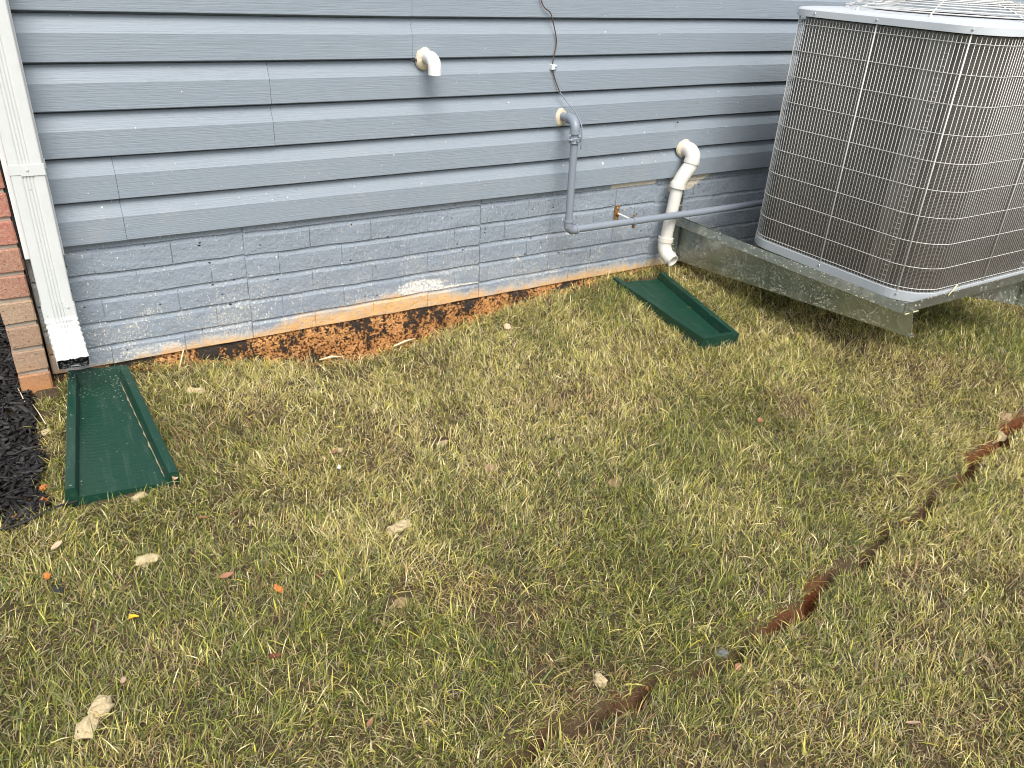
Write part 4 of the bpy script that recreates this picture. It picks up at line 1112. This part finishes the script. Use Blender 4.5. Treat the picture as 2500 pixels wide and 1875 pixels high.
# loose crumbs of clay and tar at the foot of the wall and in the cut
nq = 5200
qx = np.concatenate([0.2+rng.random(3700)*1.75, 0.5+rng.random(nq-3700)*2.2]); te_ = trench_edge(qx)
qy = np.where(np.arange(nq) < 3700, te_-0.006+rng.random(nq)*(0.026-te_), cut_y(qx)+rng.normal(0, 0.008, nq))
kk = (np.arange(nq) < 3700) | (rng.random(nq) < gfac(qx)**2*0.8); qx, qy = qx[kk], qy[kk]; incut = (np.arange(nq) >= 3700)[kk]; nq = len(qx)
qz = height(qx, qy)+0.0015; sz = 0.0013+rng.random(nq)**3*0.0062
oct_ = np.array([(1, 0, 0), (-1, 0, 0), (0, 1, 0), (0, -1, 0), (0, 0, 1), (0, 0, -1)], float)
Vq = (np.stack([qx, qy, qz], 1)[:, None, :]+oct_[None]*sz[:, None, None]*(0.6+0.8*rng.random((nq, 6, 1)))).reshape(-1, 3)
fo = np.array([(0, 2, 4), (2, 1, 4), (1, 3, 4), (3, 0, 4), (2, 0, 5), (1, 2, 5), (3, 1, 5), (0, 3, 5)])
Qq = (np.arange(nq)[:, None, None]*6+fo[None]).reshape(-1, 3)
palq = np.array([[0.58, 0.30, 0.10], [0.40, 0.18, 0.06], [0.035, 0.026, 0.02], [0.60, 0.36, 0.16], [0.13, 0.065, 0.03]])
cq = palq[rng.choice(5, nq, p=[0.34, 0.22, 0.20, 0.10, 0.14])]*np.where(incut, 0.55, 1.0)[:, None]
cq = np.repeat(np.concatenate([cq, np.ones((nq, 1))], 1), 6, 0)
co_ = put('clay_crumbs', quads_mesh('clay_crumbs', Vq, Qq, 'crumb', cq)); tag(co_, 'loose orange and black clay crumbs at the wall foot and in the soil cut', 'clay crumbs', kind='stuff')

# ------------------------------------------------------------------ grass
def scatter(n, x0, x1, y0, y1): return x0+rng.random(n)*(x1-x0), y0+rng.random(n)*(y1-y0)
CAMX, CAMY = 0.0, -2.356
parts = []
def tufts(n, box, per_tuft, spread, hmin, hmax):
    tx, ty = scatter(n, *box)
    dn = vnoise(tx, ty, 6, 11)*0.6+vnoise(tx, ty, 17, 12)*0.4
    k = (dn+rng.random(n)*0.55 > 0.30) & (rng.random(n) > 0.45*np.clip((vnoise(tx, ty, 3.3, 41)*0.6+vnoise(tx, ty, 9.5, 42)*0.4-0.60)*5, 0, 1)); tx, ty = tx[k], ty[k]; n = len(tx)
    bx = np.repeat(tx, per_tuft)+rng.normal(0, spread, n*per_tuft); by = np.repeat(ty, per_tuft)+rng.normal(0, spread, n*per_tuft)
    N = n*per_tuft
    taz = np.repeat(rng.random(n)*2*np.pi, per_tuft); hue = np.repeat(rng.random(n), per_tuft)
    ht = np.repeat((0.62+0.75*rng.random(n)**1.5)*(0.78+0.44*vnoise(tx, ty, 4.0, 17)), per_tuft)
    return bx, by, taz, hue, ht*(hmin+(hmax-hmin)*rng.random(N)**1.3)
def in_reach(x, y, mar):
    # lawn the picture could plausibly see, with a margin all round
    dx_, dy_, dz_ = x-cam.matrix_world.translation.x, y-cam.matrix_world.translation.y, -0.45-cam.matrix_world.translation.z
    zc_ = dx_*fw.x+dy_*fw.y+dz_*fw.z; xc_ = dx_*r2.x+dy_*r2.y+dz_*r2.z; yc_ = dx_*u2.x+dy_*u2.y+dz_*u2.z
    f_ = 1969.62/1250
    return (zc_ > 0.3) & (np.abs(xc_)*f_ < zc_+mar*f_) & (np.abs(yc_)*f_ < 0.75*zc_+mar*f_)
def more_tufts(n):
    q = tufts(n, (-0.6, 4.9, -2.5, 0.03), 8, 0.0115, 0.012, 0.048)
    k = in_reach(q[0], q[1], 0.28) & (rng.random(len(q[0])) < np.clip(1.45-0.20*np.hypot(q[0]-CAMX, q[1]-CAMY), 0.45, 1))
    return [a[k] for a in q]
sets = [more_tufts(88000)]
bx = np.concatenate([s_[0] for s_ in sets]); by = np.concatenate([s_[1] for s_ in sets]); taz = np.concatenate([s_[2] for s_ in sets])
hue = np.concatenate([s_[3] for s_ in sets]); hh = np.concatenate([s_[4] for s_ in sets])
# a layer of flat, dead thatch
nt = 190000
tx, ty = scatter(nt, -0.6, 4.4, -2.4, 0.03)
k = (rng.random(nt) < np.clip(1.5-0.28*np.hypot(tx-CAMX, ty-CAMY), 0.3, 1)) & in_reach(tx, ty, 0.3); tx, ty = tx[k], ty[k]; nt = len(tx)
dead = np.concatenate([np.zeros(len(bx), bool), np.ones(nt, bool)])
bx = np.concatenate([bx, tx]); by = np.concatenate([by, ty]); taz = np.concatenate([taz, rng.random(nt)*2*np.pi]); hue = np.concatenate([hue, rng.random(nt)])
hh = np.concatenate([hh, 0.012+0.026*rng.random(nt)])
te = trench_edge(bx); dcut = by-cut_y(bx); gf = gfac(bx)*((bx > -0.1) & (bx < 4.4))
ok = (by < np.where(te < -0.004, te+0.004, 0.010)) 
ok &= ~((np.abs(dcut) < 0.008+0.011*gf) & (rng.random(len(bx)) < 0.75+gf*0.4))
ok &= ~in_block(bx, by, (0.104, -0.040), 3.182, L=0.570) & ~in_block(bx, by, (2.003, -0.586), 0.125)
medge = -0.050-0.035*np.clip((-by)/0.55, 0, 1)+0.018*np.sin(by*31)+0.01*np.sin(by*67)
ok &= ~((bx < medge) & (by > -0.575+0.02*np.sin(bx*40)))
ok &= ~((bx < 0.004) & (by > -0.07))
ok &= ~(np.hypot((bx-0.842)/0.045, (by+0.69)/0.020) < 1) & ~(np.hypot((bx-0.52)/0.04, (by+1.165)/0.02) < 1)
bx, by, taz, hue, hh, dead = bx[ok], by[ok], taz[ok], hue[ok], hh[ok], dead[ok]; N = len(bx)
print('blades', N)
bz = height(bx, by)-0.002
# lean: individual heading mixes tuft direction with a random spread
headn = vnoise(bx, by, 2.4, 21)*2*np.pi*1.6
az = np.where(rng.random(N) < 0.62, rng.random(N)*2*np.pi, taz*0.5+headn+rng.normal(0, 0.7, N))
lean = np.clip(rng.normal(0.90, 0.38, N), 0.05, 1.5); lean = np.where(dead, rng.uniform(1.15, 1.52, N), lean)
bend = np.where(dead, rng.uniform(-0.15, 0.25, N), rng.uniform(-0.1, 0.55, N)**1.0)
w = np.where(dead, 0.00055+0.0005*rng.random(N), 0.00055+0.00085*rng.random(N)**1.8)
wide = (rng.random(N) < 0.03) & ~dead; w = np.where(wide, w*1.8, w); 
hx, hy = np.cos(az), np.sin(az)
pts = []
P0 = np.stack([bx, by, bz+np.where(dead, 0.002+0.007*rng.random(N), 0)], 1); cur = P0.copy(); pts.append(cur.copy()); a_ = lean*0.62
for sgm in range(3):
    L_ = hh/3; cur = cur+np.stack([hx*np.sin(a_)*L_, hy*np.sin(a_)*L_, np.cos(a_)*L_], 1); pts.append(cur.copy())
    a_ = np.minimum(a_+bend*0.5+lean*0.14, 1.65)
# keep above ground
for q_ in pts[1:]:
    gzv = height(q_[:, 0], q_[:, 1]); q_[:, 2] = np.maximum(q_[:, 2], gzv+0.0015)
# side vector: rolled about the blade axis so that many faces catch the sky
roll_ = rng.normal(0, 0.7, N)
sx_, sy_ = -hy, hx
side = np.stack([sx_*np.cos(roll_), sy_*np.cos(roll_), np.sin(roll_)], 1)
wd = [1.0, 0.95, 0.7, 0.06]
VV = []
for i in range(4):
    VV += [pts[i]-side*(w*wd[i])[:, None], pts[i]+side*(w*wd[i])[:, None]]
VV = VV[:6]+[pts[3]]
VB = np.stack(VV, 1).reshape(-1, 3)
fq = np.array([(0, 1, 3), (0, 3, 2), (2, 3, 5), (2, 5, 4), (4, 5, 6)]); QB = (np.arange(N)[:, None, None]*7+fq[None]).reshape(-1, 3)
# colour: green, olive, straw and tan, in patches
pal = np.array([[0.058, 0.100, 0.016], [0.120, 0.152, 0.024], [0.285, 0.310, 0.055], [0.58, 0.52, 0.155], [0.78, 0.68, 0.37], [0.40, 0.265, 0.125], [0.024, 0.060, 0.020], [0.50, 0.46, 0.07]])
patch = vnoise(bx, by, 2.2, 31)*0.55+vnoise(bx, by, 6, 32)*0.45
brown = np.clip((vnoise(bx, by, 3.3, 41)*0.6+vnoise(bx, by, 9.5, 42)*0.4-0.60)*5, 0, 1)
dry = np.clip(0.44+brown*0.18+(patch-0.5)*1.5+(hue-0.5)*0.5, 0.05, 0.95)
u = rng.random(N); u2 = rng.random(N)
ci = np.where(u < dry, np.where(u2 < 0.48, 3, np.where(u2 < 0.78, 4, np.where(u2 < 0.90, 5, 7))), np.where(u2 < 0.24, 0, np.where(u2 < 0.54, 1, np.where(u2 < 0.86, 2, np.where(u2 < 0.95, 6, 7)))))
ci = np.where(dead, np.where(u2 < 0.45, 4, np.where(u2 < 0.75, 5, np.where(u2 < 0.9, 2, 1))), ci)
ci = np.where((rng.random(N) < brown*0.28) & (ci != 5), 5, ci)
cb = pal[ci]*(0.72+0.55*rng.random(N))[:, None]; cb = np.where(dead[:, None], cb*0.44, cb)  # thatch colour darkened to paint shade into the gaps between blades
tan = np.array([0.40, 0.32, 0.17]); tipc = np.array([0.50, 0.42, 0.20])
cc = []
for i in range(4):
    f = [0.45, 0.12, 0.0, 0.0][i]; g_ = [0, 0, 0.12, 0.45][i]*(rng.random(N) < 0.5)
    c_ = cb*(1-f)+tan*f*0.9; c_ = c_*(1-g_[:, None])+tipc*g_[:, None]; cc += [c_, c_]
CB = np.stack(cc[:7], 1).reshape(-1, 3); CB = np.concatenate([CB, np.ones((len(CB), 1))], 1)
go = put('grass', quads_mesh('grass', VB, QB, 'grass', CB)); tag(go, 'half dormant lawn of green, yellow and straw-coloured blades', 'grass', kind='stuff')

# ------------------------------------------------------------------ clods, leaves and bits on the lawn
def clod_mesh(name, lx, ly, lz, seed, mat, rough=0.5):
    bm = bmesh.new(); bmesh.ops.create_icosphere(bm, subdivisions=3, radius=1)
    for v in bm.verts:
        c = v.co.copy(); n_ = 1+rough*nz(c.x*1.6, c.y*1.6, c.z*1.6+seed)+0.24*nz(c.x*5, c.y*5, c.z*5+seed)+0.12*nz(c.x*12, c.y*12, c.z*12+seed)
        v.co = Vector((c.x*n_*lx, c.y*n_*ly, c.z*n_*lz))
    me = bpy.data.meshes.new(name); bm.to_mesh(me); bm.free(); me.materials.append(MAT[mat]); return me
def clod(name, x, y, lx, ly, lz, mat, label, cat, rot=0.0, lift=0.012, parts_=1, group=None):
    o = put(name, clod_mesh(name, lx, ly, lz, x*13+y*7, mat), None, (x, y, hz(x, y)+lift-0.004), (random.uniform(-.2, .2), random.uniform(-.2, .2), rot))
    tag(o, label, cat, group); return o
G1 = 'pale clumps lying on the lawn'
clod('sawdust_clump', -0.052, -1.176, 0.020, 0.017, 0.013, 'clod_tan', 'largest pale tan clump, upper half of the pair at the lower left of the lawn', 'clump', 0.5, 0.022, group=G1)
clod('sawdust_clump', -0.078, -1.205, 0.021, 0.016, 0.012, 'clod_tan', 'pale tan clump touching the largest one on its lower left side', 'clump', 0.9, 0.020, group=G1)
clod('sawdust_clump', 0.592, -0.968, 0.013, 0.012, 0.010, 'clod_tan', 'round pale clump at the left of the pair in the middle of the lawn', 'clump', 0.2, 0.017, group=G1)
clod('sawdust_clump', 0.622, -0.962, 0.022, 0.013, 0.010, 'clod_tan', 'long pale clump at the right of the pair in the middle of the lawn', 'clump', 0.2, 0.017, group=G1)
clod('sawdust_clump', 0.318, -0.185, 0.013, 0.010, 0.009, 'clod_tan', 'small pale clump beside the upper right corner of the left splash block', 'clump', 0.4, 0.016, group=G1)
clod('sawdust_clump', 0.342, -0.200, 0.017, 0.009, 0.009, 'clod_tan', 'crumbly tan clump just right of the small one near the left splash block', 'clump', -0.6, 0.015, group=G1)
clod('sawdust_clump', 0.083, -0.842, 0.024, 0.016, 0.011, 'clod_tan', 'ring-shaped tan clump half sunk in grass in front of the left splash block', 'clump', 0.1, 0.016, group=G1)
clod('sawdust_clump', 0.915, -0.858, 0.015, 0.014, 0.012, 'clod_brown', 'single round brown clump in the open lawn right of centre', 'clump', 0.3, 0.014, group=G1)
clod('sawdust_clump', 0.862, -0.694, 0.019, 0.010, 0.010, 'clod_tan', 'tan clump beside the dark hole in the grass', 'clump', 0.3, 0.013, group=G1)
clod('sawdust_clump', 0.108, -0.620, 0.018, 0.009, 0.008, 'clod_tan', 'pale clump at the front edge of the left splash block', 'clump', 0.2, 0.013, group=G1)
clod('sawdust_clump', 0.773, -1.535, 0.011, 0.013, 0.013, 'clod_tan', 'pale clump beside the lower end of the soil cut', 'clump', 0.2, 0.018, group=G1)
clod('sawdust_clump', 0.594, -0.628, 0.009, 0.006, 0.006, 'clod_tan', 'tiny pale crumb in the grass left of the dark hole', 'clump', 0.2, 0.018, group=G1)
clod('sawdust_clump', 0.565, -0.702, 0.005, 0.005, 0.005, 'pvc', 'tiny whitish crumb in the grass below the pale crumb', 'clump', 0.2, 0.022, group=G1)
clod('sawdust_clump', -0.048, -0.245, 0.013, 0.011, 0.008, 'clod_tan', 'pale crumb on the edge between the mulch and the lawn', 'clump', 0.2, 0.014, group=G1)
clod('soil_clod', 2.480, -1.345, 0.030, 0.022, 0.014, 'clod_tan', 'flat pale clod at the far right end of the soil cut', 'clod', 0.6, 0.010)
clod('soil_clod', 2.535, -1.325, 0.020, 0.014, 0.012, 'clod_brown', 'brown clod behind the flat pale clod at the right end of the cut', 'clod', 0.2, 0.010)
clod('soil_clod', 1.185, -1.048, 0.024, 0.014, 0.009, 'clod_brown', 'low brown clod in thin grass right of the middle clumps', 'clod', 0.5, 0.008)
clod('soil_clod', 0.520, -1.165, 0.034, 0.014, 0.008, 'clod_brown', 'wide flat brown clod in a bare patch of the lower lawn', 'clod', 0.35, 0.004)
clod('dark_stone', 1.045, -1.585, 0.012, 0.013, 0.010, 'stone', 'dark grey stone lying in the soil cut', 'stone', 0.2, 0.004)
G2 = 'orange clay crumbs along the mulch edge'
for i, (x, y, s_, lab) in enumerate([(-0.070, -0.350, 0.012, 'uppermost orange clay crumb beside the mulch'), (-0.078, -0.470, 0.012, 'orange clay crumb level with the open end of the left splash block'),
        (-0.084, -0.525, 0.016, 'largest orange clay crumb at the lower mulch edge'), (-0.105, -0.548, 0.014, 'orange clay crumb touching the largest one'), (-0.142, -0.560, 0.015, 'leftmost orange clay crumb at the bottom corner of the mulch')]):
    clod('clay_crumb', x, y, s_, s_*0.75, s_*0.65, 'clod_orange', lab, 'clay crumb', i*0.8, 0.014, group=G2)
clod('clay_crumb', -0.100, -0.805, 0.006, 0.009, 0.006, 'clod_orange', 'small orange clay crumb in the grass at the left picture edge', 'clay crumb', 0.3, 0.022, group=None)
clod('clay_crumb', 0.303, -1.043, 0.007, 0.011, 0.006, 'clod_orange', 'bright orange crumb alone on the lawn below the middle', 'clay crumb', 0.6, 0.026, group=None)
clod('bark_chip', -0.086, -0.850, 0.008, 0.014, 0.006, 'bark', 'black wood chip in the grass near the left picture edge', 'bark chip', 0.4, 0.018)

def leaf_mesh(L, W, seed, mat, tri=False):
    V = []; F = []; n = 7
    for i in range(n):
        t_ = i/(n-1); wv = W*(math.sin(math.pi*min(1, t_*0.97+0.02))**0.7)*(1+0.25*nz(t_*3, seed, 0)); 
        if tri: wv = W*(1-t_)+0.0005
        c = 0.25*L*math.sin(t_*2.5+seed)*0.4
        V += [(L*(t_-0.5), -wv, c+0.15*W), (L*(t_-0.5), 0, c-0.12*W), (L*(t_-0.5), wv, c+0.3*W)]
    for i in range(n-1):
        a = i*3; F += [(a, a+3, a+4, a+1), (a+1, a+4, a+5, a+2)]
    V += [(v[0], v[1], v[2]-0.0005) for v in V]; m_ = 3*n
    F += [tuple(reversed([q+m_ for q in f])) for f in list(F)]
    return mesh('leaf', V, F, mat, True)
leaves = [(-0.073, -0.722, 0.026, 0.007, 'leaf_tan', 0.4, 'pinkish tan leaf in the grass below the mulch corner'),
 (0.220, -0.765, 0.026, 0.006, 'leaf_brown', -0.5, 'brown leaf on the grass right of the splash block front'),
 (0.218, -0.961, 0.030, 0.006, 'leaf_brown', 0.0, 'curled reddish brown leaf in the middle left of the lawn'),
 (0.032, -0.993, 0.020, 0.008, 'leaf_yellow', -0.4, 'bright yellow leaf on the left of the lawn'),
 (0.389, -1.046, 0.016, 0.005, 'leaf_red', 0.8, 'small rust red leaf right of the orange crumb'),
 (0.245, -1.205, 0.024, 0.009, 'leaf_red', 0.3, 'dark red crumpled leaf in the lower left lawn'),
 (0.349, -1.415, 0.020, 0.005, 'leaf_brown', 0.7, 'narrow brown leaf near the bottom of the lawn'),
 (1.346, -0.231, 0.026, 0.013, 'leaf_tan', 0.2, 'pinkish tan leaf on the grass beside the bare clay at the wall'),
 (1.037, -1.640, 0.024, 0.007, 'leaf_brown', 0.3, 'brown leaf beside the dark stone in the soil cut'),
 (1.241, -1.895, 0.026, 0.006, 'leaf_tan', -0.8, 'tan leaf at the lower right of the lawn'),
 (-0.010, -1.135, 0.016, 0.005, 'leaf_tan', 1.1, 'small tan leaf above the largest pale clump'),
 (0.575, -0.640, 0.024, 0.007, 'leaf_brown', 0.2, 'brown leaf above the tiny whitish crumb'),
 (1.747, -1.018, 0.024, 0.008, 'leaf_brown', 0.5, 'brown leaf in the grass in front of the right splash block'),
 (0.196, -0.590, 0.018, 0.006, 'leaf_tan', 1.0, 'pinkish leaf at the front right corner of the left splash block')]
for (x, y, L_, W_, mt, r_, lab) in leaves:
    o = put('leaf', leaf_mesh(L_, W_, x*9, mt, mt == 'leaf_yellow'), None, (x, y, hz(x, y)+0.021), (random.uniform(-.5, .5), random.uniform(-.35, .35), r_))
    tag(o, lab, 'leaf', 'dead leaves scattered on the lawn')
# straws on the mulch and by the wall
straws = [((-0.095, 0.0, 0.03), (-0.085, -0.065, 0.02), 'upper pale straw lying across the mulch beside the bricks'), ((-0.067, -0.105, 0.030), (-0.047, -0.225, 0.022), 'lower pale straw lying across the mulch edge')]
for a, b_, lab in straws:
    pa = (a[0], a[1], hz(a[0], a[1])+a[2]); pb = (b_[0], b_[1], hz(b_[0], b_[1])+b_[2])
    o = put('straw', MB().tube([pa, tuple((Vector(pa)+Vector(pb))/2+Vector((0, 0, 0.004))), pb], 0.0013, 6).me('straw', 'straw', True)); tag(o, lab, 'straw', 'pale straws on the mulch')
o = put('twig', MB().tube([(0.315, -0.045, -0.400), (0.345, -0.005, -0.350)], 0.0022, 6).me('twig', 'straw', True)); tag(o, 'pale twig leaning against the wall base, left end of the bare clay', 'twig')
o = put('twig', MB().tube([(0.350, -0.045, -0.400), (0.352, -0.003, -0.345)], 0.0020, 6).me('twig', 'clod_brown', True)); tag(o, 'short brown twig upright beside the pale twig at the wall', 'twig')
pts = catmull([(-0.20, -0.618, hz(-0.2, -0.618)+0.016), (-0.13, -0.618, hz(-.13, -.618)+0.02), (-0.07, -0.598, hz(-.07, -.598)+0.022), (-0.015, -0.582, hz(0, -.58)+0.016)], 6)
o = None
for a, b_, lab in (((0.70, -0.185), (0.775, -0.192), 'pale dry grass strip along the turf edge below the bare clay'), ((0.94, -0.200), (1.03, -0.178), 'second pale dry strip at the turf edge, nearer the cooling unit')):
    o = put('dry_strip', MB().tube([(a[0], a[1], hz(*a)+0.02), ((a[0]+b_[0])/2, (a[1]+b_[1])/2-0.003, hz(*a)+0.026), (b_[0], b_[1], hz(*b_)+0.02)], [0.002, 0.0038, 0.001], 6).me('dry_strip', 'straw', True)); tag(o, lab, 'dry grass')
o = put('black_root', MB().tube(pts, 0.0024, 7).me('black_root', 'bark', True)); tag(o, 'thin black root running along the bottom edge of the mulch', 'root')
# a yellowed grass blade lying on the unit's front rail
o = put('straw', MB().tube([(2.545, -1.0225, -0.172), (2.585, -1.020, -0.140)], 0.0022, 6).me('straw', 'straw', True)); tag(o, 'pale straw caught on the front rail under the cooling unit', 'straw')
o = put('straw', MB().tube([(2.3270, -1.0235, -0.1985), (2.395, -1.0235, -0.1985)], 0.0020, 6).me('straw', 'straw', True)); tag(o, 'pale straw stuck under the near corner of the steel rail', 'straw')
o = put('bug', clod_mesh('bug', 0.0035, 0.003, 0.003, 3, 'dark_metal_and_shade'), None, (2.262-0.055, -0.003, 0.213)); tag(o, 'tiny dark speck-like insect on the siding above the drain pipe', 'insect')
